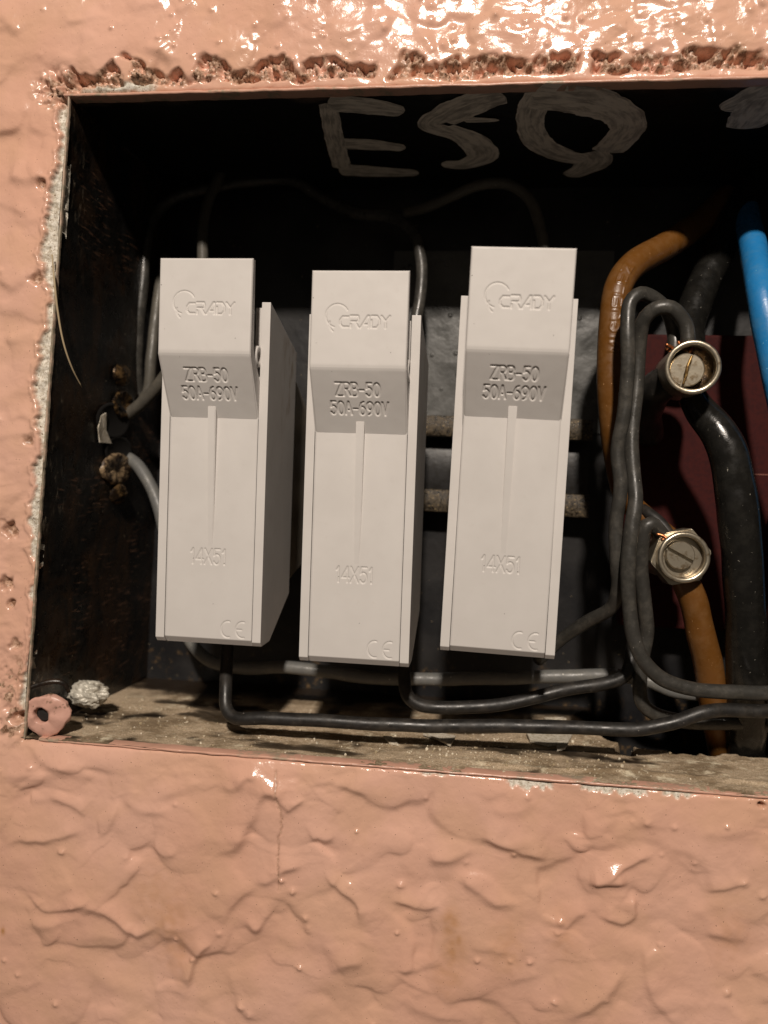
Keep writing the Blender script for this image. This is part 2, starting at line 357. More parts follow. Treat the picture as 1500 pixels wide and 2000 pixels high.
for pts, a, wl in [
    (z5((20, 290), (90, 270), (200, 270), (330, 235)), .8, 5), (z5((360, 272), (420, 240), (455, 170), (470, 100)), .8, 4),
    (z5((850, 320), (930, 290), (980, 200), (1030, 92), (1090, 100), (1130, 160)), 1.3, 4), (z5((1120, 165), (1190, 110)), 1.1, 3),
    (z5((870, 60), (920, 70), (970, 22), (1030, 30)), .9, 3), (z5((1220, 48), (1290, 45), (1340, 65), (1440, 98)), .9, 3),
    (z5((120, 480), (200, 540), (330, 520), (370, 490)), .9, 5), (z5((330, 515), (400, 540), (470, 580), (540, 640), (580, 620), (640, 600)), 1.1, 4),
    (z5((735, 850), (760, 750), (800, 690), (830, 670)), 1.2, 4), (z5((1000, 430), (1060, 425), (1120, 380), (1190, 372)), 1.1, 4),
    (z5((1000, 640), (1040, 572), (1060, 580)), 1.0, 4), (z5((1280, 400), (1300, 440), (1400, 520), (1410, 590)), 1.1, 5),
    (z5((870, 600), (900, 540), (1000, 440)), .7, 6), (z5((1290, 780), (1360, 752), (1420, 740)), .7, 4), (z5((600, 290), (660, 332), (700, 310)), .6, 4),
    (z5((200, 100), (300, 140), (350, 180)), .6, 5), (z5((490, 110), (560, 152), (680, 160)), .6, 5), (z5((0, 20), (160, 20), (300, 10), (430, 40)), .5, 4),
    (z5((900, 780), (950, 920), (1000, 990)), .5, 6), (z5((1060, 300), (1090, 400), (1060, 560)), .35, 4), (z5((660, 560), (665, 680), (700, 820)), .3, 3),
    (z5((1220, 270), (1250, 262), (1275, 300)), .8, 2.5), (z5((200, 460), (230, 475), (300, 430)), .5, 4),
    (z6((380, 260), (470, 300), (560, 330), (640, 355)), 1.4, 4), (z6((800, 445), (880, 440), (950, 442)), 1.5, 3), (z6((860, 430), (930, 385), (1050, 330)), .9, 4),
    (z6((700, 640), (740, 582), (800, 560)), 1.0, 5), (z6((170, 350), (260, 352), (350, 310)), .8, 4), (z6((30, 510), (150, 542), (220, 525)), 1.1, 3),
    (z6((300, 420), (380, 480), (450, 520), (520, 522)), .8, 4), (z6((700, 970), (780, 935), (880, 860), (940, 770)), .9, 5),
    (z6((1020, 650), (1030, 800), (1060, 900), (1150, 1000)), .6, 6), (z6((1250, 640), (1320, 650), (1420, 672)), .7, 5),
    (z6((840, 575), (930, 602), (972, 580), (970, 480)), 1.3, 4), (z6((1260, 470), (1340, 462), (1400, 440)), .9, 4), (z6((50, 790), (120, 782), (230, 750)), .6, 4),
    (z6((420, 150), (500, 165), (600, 130)), .5, 3), (z6((770, 290), (850, 300), (900, 280)), .5, 4), (z6((550, 450), (552, 600), (530, 750)), .35, 4),
    (z6((60, 900), (200, 960), (330, 975)), .6, 5), (z6((1100, 300), (1200, 330), (1300, 420)), .4, 6), (z6((330, 690), (420, 700), (500, 715)), .4, 3),
    (z6((1230, 240), (1330, 250), (1450, 230)), .5, 3),
    ([(0, 35), (25, 50), (45, 75)], .7, 4), ([(125, 55), (150, 45), (215, 36)], .5, 4), ([(345, 28), (370, 15), (388, 0)], .8, 2.5), ([(255, 25), (290, 15), (330, 12)], .5, 3),
    ([(285, 100), (310, 102), (345, 122)], .8, 2), ([(20, 345), (60, 352), (90, 342)], .9, 3), ([(0, 540), (30, 560), (60, 545)], .5, 4), ([(10, 650), (40, 662), (75, 640)], .5, 3),
    ([(20, 820), (50, 812), (70, 830)], .5, 3), ([(0, 1440), (60, 1450), (100, 1490), (170, 1500)], .7, 4), ([(150, 1470), (160, 1450)], .4, 2),
    ([(1390, 0), (1395, 60), (1405, 110)], .4, 4), ([(810, 0), (820, 60), (845, 85)], .4, 4)]:
    lip(pts, a*1.25, wl)
for k in range(110):                # smaller random trowel marks
    px = random.uniform(-60, 1560)
    py = random.choice([random.uniform(1500, 2050), random.uniform(1560, 2050), random.uniform(-40, 120)]) if k % 4 else random.uniform(200, 1500)
    if k % 4 == 0: px = random.uniform(-60, 70)
    a = random.uniform(-.6, .5); L = random.uniform(18, 70); c = random.uniform(-.5, .5)
    pts = [(px+L*t*math.cos(a)-L*c*t*t*math.sin(a), py+L*t*math.sin(a)+L*c*t*t) for t in (-1, -.4, .3, 1)]
    lip(pts, random.uniform(.12, .5), random.uniform(3, 7), random.uniform(.8, 2.0), random.random() < .2)
# wet paint levels its own creases a little
def blur(A, n):
    k = np.exp(-.5*(np.arange(-3*n, 3*n+1)/n)**2); k /= k.sum(); P_ = np.pad(A, 3*n, mode='edge')
    B = sum(w_*P_[3*n:-3*n, i:i+A.shape[1]] for i, w_ in enumerate(k)); P_ = np.pad(B, ((3*n, 3*n), (0, 0)), mode='edge')
    return sum(w_*P_[i:i+A.shape[0]] for i, w_ in enumerate(k))
H = .5*H+.55*blur(H, 2)
# little knobs
for k in range(190):
    px, py = random.uniform(-50, 1560), random.choice([random.uniform(1490, 2050), random.uniform(-40, 130), random.uniform(0, 1500)])
    c = at(px, py, 0)[[0, 2]]; r = local_dist(np.array([c, c+.01]), 2.5)
    if r: sl, d, s, t = r; H[sl] += random.uniform(.2, .85)*np.exp(-(d/random.uniform(.45, 1.1))**2)*(1+.5*gn(X[sl], Z[sl], .9, 27))
dl, dt, db, dr = dists(X, Z)
D = np.maximum(np.maximum(dl, dt), np.maximum(db, dr))
D = D+.18*gn(X, Z, 2.2, 61)
edge = np.exp(-np.clip(D, 0, None)/3.0)
H = lerp(H, .25*gn(X, Z, 6, 63), edge)                  # settles onto the metal rim
H -= .9*np.exp(-(np.clip(D, 0, None)/.55)**2)*(1-sstep(-.5, .5, dl-.0)*.4)   # rounded paint edge
plaster = np.zeros_like(X); raw = np.zeros_like(X); stain = np.zeros_like(X)
# top: crumbled band behind a straight painted lip
tm = sstep(-122, -119, X)*sstep(.0, .3, dt)
nb = fbm(X, Z, 9, 2, 71); wv = 2.3+1.3*gn(X, Z*0, 13, 73)+.5*gn(X, Z*0, 3.3, 72); up = 7.4+3.4*gn(X, Z*0, 11, 74)+1.2*gn(X, Z*0, 3, 75)
band = sstep(wv-.4, wv+.5, dt)*sstep(up+.5, up-.5, dt)*sstep(-122, -120, X)*sstep(-.34, .0, nb+.18)
rough = fbm(X, Z, 3.0, 4, 77, .62)
H = H-band*(1.9+2.6*rough+1.6*fbm(X, Z, 7, 2, 78))
raw = np.maximum(raw, band*sstep(-.15, .5, -rough+.2))
plaster = np.maximum(plaster, sstep(-92, -98, X)*sstep(.2, .5, dt)*sstep(3.3, 2.6, dt)*sstep(-.25, .1, gn(X, Z, 6, 79))*(dl < 0))
# left jamb: bare plaster strip, bitten edge of the paint film
lw = 1.5+2.6*gn(Z, Z*0, 20, 81)+1.7*gn(Z, Z*0, 6, 82)+.7*gn(X, Z, 1.6, 83); lw = np.clip(lw+.5, .15, 6)+2.2*np.exp(-((Z-60)/9)**2)+1.5*np.exp(-((Z-18)/14)**2)-1.2*np.exp(-((Z+40)/22)**2)
lm = sstep(lw+.25, lw-.25, dl)*sstep(ZT+2, ZT-4, Z)*sstep(ZB+2, ZB+12, Z)*(dl > -1)
H = lerp(H, -.7+.42*fbm(X, Z, 2.4, 4, 85, .62), lm); plaster = np.maximum(plaster, lm)
H += .55*np.exp(-((dl-lw-.8)/.7)**2)*sstep(ZT, ZT-6, Z)*sstep(ZB+4, ZB+14, Z)
# pinholes and hollows down the left edge
for px, py, rx, a in [(75, 545, 3, 1.6), (18, 1035, 3.6, 2.2), (12, 1140, 3, 2.0), (60, 860, 2.4, 1.0), (20, 1180, 2.2, 1.6), (30, 1260, 2.6, 1.2), (35, 1402, 2.6, 4.5), (1487, 1573, 1.1, 3), (85, 360, 2.2, 1.2)]:
    c = at(px, py, 0)[[0, 2]]; r = local_dist(np.array([c, c+.01]), rx*3)
    if r:
        sl, d, s, t = r; n = 1+.5*gn(X[sl], Z[sl], 1.8, 87); k = np.exp(-(d/(rx*.62)/n)**4)
        H[sl] -= a*k; raw[sl] = np.maximum(raw[sl], k*.9)
tc = np.exp(-(((X+124)/6)**2+((Z-106)/5)**2)**1.5)*(D > .2); H -= tc*(1.4+2.6*fbm(X, Z, 3.2, 4, 89, .6)); raw = np.maximum(raw, tc*sstep(-.3, .3, fbm(X, Z, 2.5, 3, 90)))
cm = sstep(-126, -130, X)*sstep(-50, -62, Z)*sstep(-82, -76, Z)
H -= cm*.8*np.abs(fbm(X, Z, 4, 3, 91)); raw = np.maximum(raw, cm*sstep(.1, .4, fbm(X, Z, 3, 3, 92)))
# bottom edge: chips
for px0, px1, wd in [(985, 1085, 2.4), (815, 875, 1.2), (1130, 1270, 2.2), (1290, 1360, 1.8), (560, 585, .6)]:
    a, b = at(px0, 1530, 0)[0], at(px1, 1530, 0)[0]; wdn = wd*(1+.6*gn(X, Z, 2.0, 95))
    k = sstep(a, a+1.5, X)*sstep(b, b-1.5, X)*sstep(wdn, wdn-.4, db)*(db > -1)
    H -= k*.5; plaster = np.maximum(plaster, k)
# hairline crack
cp = np.array([at(px, py, 0)[[0, 2]] for px, py in [(540, 1505), (545, 1560), (553, 1600), (546, 1640), (547, 1690), (549, 1735)]]); cp = spline(np.c_[cp, cp[:, 0]*0], .6)[:, :2]
cp += .15*rng.normal(size=cp.shape); sl, d, s, t = local_dist(cp, 1.5); H[sl] -= .5*np.exp(-(d/.22)**2); raw[sl] = np.maximum(raw[sl], .8*np.exp(-(d/.2)**2))
for px, py, r_, a in [(880, 1800, 2.2, .7), (885, 1850, 2.6, .6), (895, 1835, .9, 1), (335, 1800, 6, .35), (350, 1850, 5, .35), (300, 1740, 6, .25), (875, 1900, 4, .35), (12, 1812, .7, .9), (1100, 1830, 4, .25), (1430, 1830, 5, .25), (990, 1850, 4, .3)]:
    c = at(px, py, 0)[[0, 2]]; q = ((X-c[0])/r_)**2+((Z-c[1])/(r_*1.7))**2; stain = np.maximum(stain, a*np.exp(-q)*np.clip(.75+.7*gn(X, Z, 2.5, 97), 0, 1))
Y = -H
# trim to the opening
cell = .38; keep = D > -1.2*cell
gz, gx = np.gradient(D, zs, xs); gl = np.hypot(gx, gz)+1e-6; gx /= gl; gz /= gl
mv = (D < .3*cell) & keep & (np.abs(X) < 140)
Xn = np.where(mv, X-gx*D, X); Zn = np.where(mv, Z-gz*D, Z); Yn = np.where((D < 0) & keep, 3.5, Y)
idx = -np.ones(X.shape, int); idx[keep] = np.arange(keep.sum())
q = np.stack([idx[:-1, :-1], idx[:-1, 1:], idx[1:, 1:], idx[1:, :-1]], -1).reshape(-1, 4); q = q[(q >= 0).all(1)]
me = mesh_np('wall', np.stack([Xn[keep], Yn[keep], Zn[keep]], 1), q)
for nm, a in (('plaster', plaster), ('raw', raw), ('stain', stain)):
    at_ = me.attributes.new(nm, 'FLOAT', 'POINT'); at_.data.foreach_set('value', np.clip(a[keep], 0, 1).astype(np.float32))
wall = link('wall', me, MW); wall['kind'] = 'structure'
wall['label'] = 'lumpy plaster wall under thick glossy salmon pink paint around the open fuse box'

# ------------------------------------------------------------------ the box let into the wall
fb = empty('fuse_box'); tag(fb, 'open black steel fuse box recessed in the pink wall', 'fuse box')
def panel(name, c00, c10, c11, c01, n, m, mat, amp=.25, extra=None, flip=False, nrm=(0, 0, 1)):
    u = np.linspace(0, 1, n)[:, None, None]; v = np.linspace(0, 1, m)[None, :, None]
    c00, c10, c11, c01 = map(np.array, (c00, c10, c11, c01))
    P = (1-u)*(1-v)*c00+u*(1-v)*c10+u*v*c11+(1-u)*v*c01
    return P
def lx(z): return LB[0]+(LT[0]-LB[0])*(z-LB[1])/(LT[1]-LB[1])
def grid_panel(name, P, mat, flip, parent=fb):
    n, m = P.shape[:2]; return link(name, mesh_np(name, P.reshape(-1, 3), grid_faces(n, m, flip)), mat, parent)
BL2 = at(287, 1352, DEP)                         # rear foot of the left panel as seen
lbk = lambda z: lerp(BL2[0], lx(ZT)+.5, (z-ZB)/(ZT-ZB))
# left panel
P = panel('', (lx(ZB), -.5, ZB), (lbk(ZB), DEP, ZB+.8), (lx(ZT), DEP, ZT), (lx(ZT), -.5, ZT), 90, 180, None)
P[..., 0] += .35*fbm(P[..., 1], P[..., 2], 25, 3, 101); grid_panel('left_panel', P, MB, False)
# back panel
P = panel('', (-132, DEP, ZB-40), (XR, DEP, ZB-40), (XR, DEP, ZT+1), (-132, DEP, ZT+1), 120, 90, None)
P[..., 1] += .4*fbm(P[..., 0], P[..., 2], 40, 3, 103)-.2*0; mbk = M('black_back_enamel', .38, spec=.4)
c_ = mbk.mix(mbk.ramp(mbk.noise(.04, 4), .4, .65), (.008, .008, .009), (.022, .021, .021)); c_ = mbk.mix(mbk.ramp(mbk.noise(1.0, 2, .4), .74, .77), c_, (.3, .24, .15))
c_ = mbk.mix(mbk.math('MULTIPLY', mbk.ramp(mbk.noise(.3, 6, .7), .55, .7), mbk.ramp(mbk.axis(2), -72, -60, 1, 0)), c_, (.12, .075, .035)); mbk.col(c_); mbk.bump((mbk.noise(.3, 4), .12))
grid_panel('back_panel', P, mbk.m, False)
P = panel('', (-37, DEP-1, 19), (40, DEP-1, 19), (40, DEP-1, ZT-22), (-37, DEP-1, ZT-22), 120, 90, None)
P[..., 1] += .15*fbm(P[..., 0], P[..., 2], 20, 3, 104); grid_panel('backplate_sheen', P, MK, False)  # added plate, its paler colour paints the sheen seen on the black back
# ceiling
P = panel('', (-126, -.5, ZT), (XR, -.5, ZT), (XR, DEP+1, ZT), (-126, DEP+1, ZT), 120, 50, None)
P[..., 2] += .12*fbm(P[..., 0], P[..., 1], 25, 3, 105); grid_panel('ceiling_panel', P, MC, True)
# right panel (mostly outside the picture)
P = panel('', (XR, -.5, ZB-1), (XR, DEP+1, ZB-1), (XR, DEP+1, ZT+1), (XR, -.5, ZT+1), 12, 12, None); grid_panel('right_panel', P, MB, True)
# floor, with drifts of dust and the ragged cable slot at the right
fx = np.linspace(-136, XR, 640); fy = np.linspace(-.4, DEP+1, 190); FX, FY = np.meshgrid(fx, fy)
drift = fbm(FX, FY, 22, 4, 111)+.2*sstep(-30,20,FX)
FZ = ZB+.15+.5*fbm(FX, FY, 30, 3, 113)*.6+.35*np.clip(drift+.1, 0, 1)*sstep(70, 20, FY)+.16*fbm(FX, FY, 1.6, 3, 115)*sstep(-.3, .3, drift)
ridge = np.exp(-((FY-9-3*gn(FX, FX*0, 40, 117))/1.6)**2)*sstep(-20, 10, FX); FZ += .55*ridge*(1+.5*gn(FX, FY, 5, 119))
dust = sstep(-.42, .0, drift+.35)*sstep(66, 48, FY+9*fbm(FX, FY, 14, 3, 121))
dark = sstep(.1, .5, fbm((FX+FY*.8)*.35, FY*1.0, 12, 4, 123)+.42*np.exp(-((FX+60)/14)**2-((FY-12)/12)**2)+.22*np.exp(-((FX+92)/16)**2-((FY-6)/6)**2)-.28); dust = dust*(1-.88*dark)
hole = ((FX-66-2*gn(FY, FX, 6, 125))/34)**2+((FY-58)/(27+3*gn(FX, FY, 5, 126)))**2
hole2 = ((FX-44)/3.2)**2+((FY-31)/5.5)**2
FZ -= 22*sstep(1.06, .9, hole)+7*sstep(1.2, .8, hole2); dust *= sstep(.95, 1.15, hole)*sstep(.9, 1.2, hole2)
V = np.stack([FX, FY, FZ], -1); me = mesh_np('floor_panel', V.reshape(-1, 3), grid_faces(*FX.shape, False))
a_ = me.attributes.new('dust', 'FLOAT', 'POINT'); a_.data.foreach_set('value', np.clip(dust, 0, 1).ravel().astype(np.float32)); link('floor_panel', me, MF, fb)
# thin painted sheet edge round the mouth
def rim(a, b, w_, th, mat, seed, dp=3.5):
    n = 260; t = np.linspace(0, 1, n)[:, None]; a, b = np.array(a, float), np.array(b, float); P = a+(b-a)*t
    d = (b-a)/np.linalg.norm(b-a); s = np.array([-d[2], 0, d[0]])
    k = np.arange(n)*1.0
    prof = [(-.5, dp), (-.5, 0), (-.3, -th), (.3, -th), (.5, 0), (.5, dp)]
    V = np.stack([P+s*(w_*p[0]+.16*gn(k, k*0+j, 7, seed)[:, None]*1+.1*gn(k, k*0+j, 2.3, seed+5)[:, None]*1)+np.array([0, 1, 0])*(p[1]+.16*gn(k, k*0, 5, seed+2)[:, None]*(p[1] < 1)) for j, p in enumerate(prof)], 1)
    return mesh_np('rim', V.reshape(-1, 3), grid_faces(n, 6, False))
mrim = M('chipped_rim_paint', .5); mrim.col(mrim.mix(mrim.ramp(mrim.noise(.25, 5, .7), .45, .6), (.30, .25, .18), (.50, .36, .27))); mrim.bump((mrim.noise(.8, 4), .12))
mrt = M('pink_rim_paint', .3); mrt.col(mrt.mix(mrt.ramp(mrt.noise(.12, 5, .7), .52, .66), (.60, .34, .25), (.35, .28, .2))); mrt.bump((mrt.noise(.5, 4), .15))
link('rim', rim((lx(ZB)+.1, 0, ZB), (lx(ZT)+.1, 0, ZT), .55, .45, None, 131, .7), mrim.m, fb)
link('rim', rim((-122, 0, ZT), (XR, 0, ZT), .9, .75, None, 133), mrt.m, fb)
link('rim', rim((-126, 0, ZB), (XR, 0, ZB), .8, .35, None, 135), mrt.m, fb)

# brushed letters on the ceiling of the box
mpt = M('thin_whitewash', .7)
uv = mpt.n.new('ShaderNodeUVMap'); mp_ = mpt.n.new('ShaderNodeMapping'); mp_.inputs['Scale'].default_value = (.06, .5, 1); mpt.l(uv.outputs[0], mp_.inputs[0])
br_ = mpt.noise(2.2, 5, .65, mp_.outputs[0], .3); bl_ = mpt.noise(.14, 3)
k_ = mpt.math('ADD', br_, mpt.math('MULTIPLY', mpt.math('SUBTRACT', bl_, .5), .5))
mpt.col(mpt.mix(mpt.ramp(k_, .30, .62), (.36, .32, .28), (.80, .73, .64))); mpt.bump((br_, .12))
ceil = lambda px, py: onplane(px, py, (0, 0, ZT-.1), np.array([0, 0, 1.0]))
def stroke(pts, wid, parent, seed):
    P = np.array([ceil(x, y) for x, y in pts]); Q = spline(P, 1.0); n = len(Q)
    T = np.gradient(Q, axis=0); T /= np.linalg.norm(T, axis=1)[:, None]; Nn = np.stack([-T[:, 1], T[:, 0], T[:, 2]*0], 1)
    L = np.r_[0, np.cumsum(np.linalg.norm(np.diff(Q, axis=0), axis=1))]; m = 13; v = np.linspace(-1, 1, m)
    wd = np.interp(np.linspace(0, 1, n), np.linspace(0, 1, len(wid)), wid)/2
    end = np.sqrt(np.clip(1-((np.clip(1.6-np.minimum(L, L[-1]-L), 0, 1.6))/1.6)**2, .08, 1))
    j = 1+.10*gn(L[:, None], np.sign(v)[None]*5, 5, seed)+.05*gn(L[:, None], np.sign(v)[None]*5, 1.4, seed+1)
    V = Q[:, None]+Nn[:, None]*(1.3*wd*end)[:, None, None]*(v[None]*j)[..., None]
    V[..., 2] = ZT-.32-.012*(seed % 7)
    me = mesh_np('brush_stroke', V.reshape(-1, 3), grid_faces(n, m, True)); uvl = me.uv_layers.new(name='UVMap')
    UV = np.stack([np.broadcast_to(L[:, None], (n, m)), np.broadcast_to(v[None]*3.0+seed*9, (n, m))], -1).reshape(-1, 2)
    li = np.zeros(len(me.loops), int); me.loops.foreach_get('vertex_index', li); uvl.data.foreach_set('uv', UV[li].ravel())
    return link('brush_stroke', me, mpt.m, parent)
for nm, sts in [('painted_letter', [([(640, 200), (652, 262), (668, 328)], [4.2, 4.6, 4.8]), ([(640, 200), (700, 204), (790, 216)], [7, 8, 5]), ([(660, 280), (720, 281), (792, 288)], [6, 6.5, 4]), ([(662, 330), (735, 334), (818, 337)], [8, 7, 4])]),
                ('painted_letter', [([(985, 185), (925, 200), (872, 226), (846, 243), (900, 262), (935, 285), (940, 306), (905, 320), (862, 318)], [7, 9, 9.5, 7, 6.5, 8, 8, 6, 4]), ([(905, 232), (975, 233)], [3, 1.5])]),
                ('painted_letter', [([(1058, 178), (1038, 215), (1040, 258), (1062, 285), (1100, 302), (1142, 311)], [7, 6.5, 6, 7, 7, 6]), ([(1040, 184), (1105, 191), (1165, 201), (1215, 225), (1226, 248), (1205, 277), (1185, 296)], [11, 12, 12, 9, 8, 8, 8]), ([(1150, 296), (1162, 315), (1112, 344)], [8, 9, 5])]),
                ('painted_letter', [([(1530, 160), (1470, 190), (1412, 214)], [9, 9, 5]), ([(1510, 190), (1475, 222), (1448, 250)], [11, 11, 7]), ([(1535, 190), (1570, 260)], [8, 8])])]:
    le = empty(nm); le.parent = fb
    for i, (p, wd_) in enumerate(sts): stroke(p, wd_, le, i*2+3)

# left-panel hardware
Lp0 = np.array([lx(0), 0, 0.]); _e1 = np.array([lx(ZT)-lx(ZB), 0, ZT-ZB]); _e2 = np.array([lbk(0)-lx(0), DEP, 0]); Ln = np.cross(_e2, _e1); Ln /= np.linalg.norm(Ln); Ln *= np.sign(Ln[0])
onleft = lambda px, py, off=0.: onplane(px, py, Lp0+Ln*off, Ln)
Lrot = Matrix((Vector(np.cross(_e1/np.linalg.norm(_e1), Ln)), Vector(_e1/np.linalg.norm(_e1)), Vector(Ln))).transposed()
def lathe(prof, seg=32):
    bm = bmesh.new(); rings = []
    for r, h in prof:
        rings.append([bm.verts.new((r*math.cos(2*math.pi*i/seg), r*math.sin(2*math.pi*i/seg), h)) for i in range(seg)] if r > 1e-6 else [bm.verts.new((0, 0, h))])
    for a, b in zip(rings, rings[1:]):
        for i in range(seg):
            f = [a[i % len(a)], a[(i+1) % len(a)], b[(i+1) % len(b)], b[i % len(b)]]; f = list(dict.fromkeys(f))
            if len(f) > 2: bm.faces.new(f)
    return bm
def place(bm, M3, loc):
    bmesh.ops.transform(bm, matrix=Matrix.Translation(Vector(loc))@M3.to_4x4(), verts=bm.verts); return bm
def on_left(name, prof, px, py, mat, off=.2, jit=0, parent=fb, sx=1):
    bm = lathe(prof)
    for v in bm.verts:
        v.co.x *= sx
        if jit: v.co += Vector(mnoise.noise_vector(v.co*1.1+Vector((px, py, 0))))*jit
    return link(name, bm_mesh(name, place(bm, Lrot, onleft(px, py, off)), True), mat, parent)
on_left('rivet', [(3.6, -.2), (3.4, .5), (2.7, 1.2), (1.5, 1.7), (0, 1.8)], 238, 733, MRIV, sx=1.6, jit=.5)
on_left('rivet', [(3.6, -.2), (3.4, .6), (2.6, 1.5), (1.4, 2.0), (0, 2.1)], 230, 964, MRIV, sx=1.5, jit=.5)
on_left('knockout_disc', [(5.2, 0), (5.2, .8), (4.6, 1.1), (2.5, .7), (0, .6)], 226, 915, mat_simple('tan_stained_disc', (.30, .21, .12), .5, 0, (.05, .03, .018), .3, .3, (.45, .55)), sx=1.9, jit=.8)
on_left('knockout_disc', [(4.6, 0), (4.5, .6), (3.9, .8), (2.5, .2), (0, .1)], 240, 790, MRIV, sx=1.5, jit=.7)
for px, py, r_ in [(222, 822, 6.0), (232, 880, 5.0)]:
    on_left('cable_hole_shade', [(r_, .0), (r_*.9, .35), (r_*.8, .1), (0, .05)], px, py, MDARK, off=.35, sx=1.9)  # flat black disc paints the shade of a hole, nothing is cut
# paint scabs on the left panel
def flake(name, pts3, nrm, mat, parent=None, th=.35, curl=.6):
    P = np.array(pts3, float); c = P.mean(0); bm = bmesh.new(); nrm = np.array(nrm, float)
    f = [bm.verts.new(p+nrm*(curl*random.uniform(.2, 1))) for p in P]; cv = bm.verts.new(c+nrm*.15); g = [bm.verts.new(Vector(v.co)-Vector(nrm*th)) for v in f]; gv = bm.verts.new(c+nrm*(.15-th)); n = len(f)
    for i in range(n):
        j = (i+1) % n; bm.faces.new((cv, f[i], f[j])); bm.faces.new((gv, g[j], g[i])); bm.faces.new((f[i], g[i], g[j], f[j]))
    return link(name, bm_mesh(name, bm), mat, parent)
for pts in [[(197, 812), (205, 806), (207, 840), (216, 866), (193, 864), (190, 836)]]:
    flake('paint_scab', [onleft(x, y, .5) for x, y in pts], Ln, MCH, fb)
# screw lug painted over, bottom left corner
lc = at(87, 1400, .3)
def lug():
    n, seg = 6, 48; bm = bmesh.new(); R = 6.4; hc = Vector((-1.5, 0, .1)); hr = 2.3; rows = []
    for k, (t, y) in enumerate([(1, 1.6), (1, .35), (.95, .05), (.6, -.02), (.12, 0), (0, .1), (0, 2.5)]):
        rows.append([bm.verts.new(((1-t)*(hc.x+hr*math.cos(a))+t*R*math.cos(a)*(1+.04*math.sin(3*a+1)), y+.12*math.sin(5*a), (1-t)*(hc.z+hr*math.sin(a))+t*R*math.sin(a))) for a in [2*math.pi*i/seg for i in range(seg)]])
    for a, b in zip(rows, rows[1:]):
        for i in range(seg): bm.faces.new((a[i], a[(i+1) % seg], b[(i+1) % seg], b[i]))
    
    for v in bm.verts:
        r_ = math.hypot(v.co.x, v.co.z); n_ = mnoise.fractal(v.co*.22+Vector((9, 1, 2)), .8, 2, 4); v.co.x *= 1+.16*n_; v.co.z *= 1+.16*n_; v.co.y += .5*n_+.5+v.co.x*.10+max(0, -v.co.z)*.12
    bmesh.ops.translate(bm, vec=Vector(lc), verts=bm.verts); return bm_mesh('screw_lug', bm, True)
mlug = M('lug_pink_paint', .35); mlug.col(mlug.mix(mlug.ramp(mlug.noise(.28, 5, .7), .56, .68), (.58, .33, .26), (.16, .10, .06))); mlug.bump((mlug.noise(.5, 4), .2))
link('screw_lug', lug(), mlug.m, fb)
bm = lathe([(1.95, 0), (0, .2)], 24); link('lug_hole_shade', bm_mesh('lug_hole_shade', place(bm, Matrix.Rotation(math.pi/2, 3, 'X'), lc+np.array([-1.5, 2.2, .1]))), MDARK, fb)  # black disc closes the lug hole and paints its shade

MWEB = mat_simple('dark_rail_web', (.032, .031, .031), .45, 0, (.02, .018, .016), .5, .15)  # web coloured darker than the flanges
# mounting rail on the back panel
rl = empty('mounting_rail', (0, DEP, 6)); tag(rl, 'grimy horizontal top-hat rail behind the three grey fuse holders', 'mounting rail')
def railpart(name, y0, y1, z0, z1, mat):
    n = 240; xx = np.linspace(-108, 34, n); prof = [(y1, z1), (y0+.3, z1), (y0, z1-.3), (y0, z0+.3), (y0+.3, z0), (y1, z0)]
    V = np.array([[(x, p[0]+.12*float(gn(x, j*1., 5, 141)), p[1]+.12*float(gn(x, j*1., 7, 143))) for j, p in enumerate(prof)] for x in xx])
    V = V-np.array([0, DEP, 6]); me = mesh_np(name, V.reshape(-1, 3), grid_faces(n, 6, True)); return link(name, me, mat, rl)
railpart('rail_flange', 64, 66, 15.9, 22.9, MR); railpart('rail_flange', 64, 66, -10.3, -2.6, MR); railpart('rail_web', 71, 75.6, -3, 16.2, MWEB)

# ------------------------------------------------------------------ engraved lettering as stroke distance fields
def arc(cx, cy, rx, ry, a0, a1, n=14): return [(cx+rx*math.cos(math.radians(lerp(a0, a1, i/n))), cy+ry*math.sin(math.radians(lerp(a0, a1, i/n)))) for i in range(n+1)]
GL = {  # unit box, y up
 'Z': [[(0, 1), (1, 1), (0, 0), (1, 0)]],
 'R': [[(0, 0), (0, 1), (.62, 1)]+arc(.62, .76, .34, .24, 90, -90)+[(0, .52)], [(.5, .52), (1, 0)]],
 'B': [[(0, 0), (0, 1), (.6, 1)]+arc(.6, .77, .3, .23, 90, -90)+[(0, .54)], [(.6, .54)]+arc(.62, .27, .36, .27, 90, -90)+[(0, 0)]],
 '-': [[(.1, .45), (.9, .45)]],
 '5': [[(.92, 1), (.18, 1), (.1, .56)]+arc(.48, .33, .46, .33, 130, -150)],
 '0': [arc(.5, .5, .48, .5, 0, 360, 28)],
 'A': [[(0, 0), (.5, 1), (1, 0)], [(.18, .34), (.82, .34)]],
 '6': [arc(.5, .31, .46, .31, 0, 360, 24), [(.05, .36), (.12, .62), (.35, .9), (.72, 1)]],
 '9': [arc(.5, .69, .46, .31, 0, 360, 24), [(.95, .64), (.88, .38), (.65, .1), (.28, 0)]],
 'V': [[(0, 1), (.5, 0), (1, 1)]], 'X': [[(0, 0), (1, 1)], [(0, 1), (1, 0)]],
 '1': [[(.15, .78), (.6, 1), (.6, 0)]], '4': [[(.75, 0), (.75, 1), (0, .3), (1, .3)]],
 'M': [[(0, 0), (0, 1), (.5, .3), (1, 1), (1, 0)]], 'I': [[(.5, 0), (.5, 1)]], 'G': [arc(.52, .5, .5, .5, 50, 350, 20)+[(1, .45), (.6, .45)]],
 'U': [[(0, 1), (0, .35)]+arc(.5, .33, .5, .33, 180, 360)+[(1, 1)]], 'E': [[(1, 1), (0, 1), (0, 0), (1, 0)], [(0, .52), (.85, .52)]], 'L': [[(0, 1), (0, 0), (1, 0)]]}
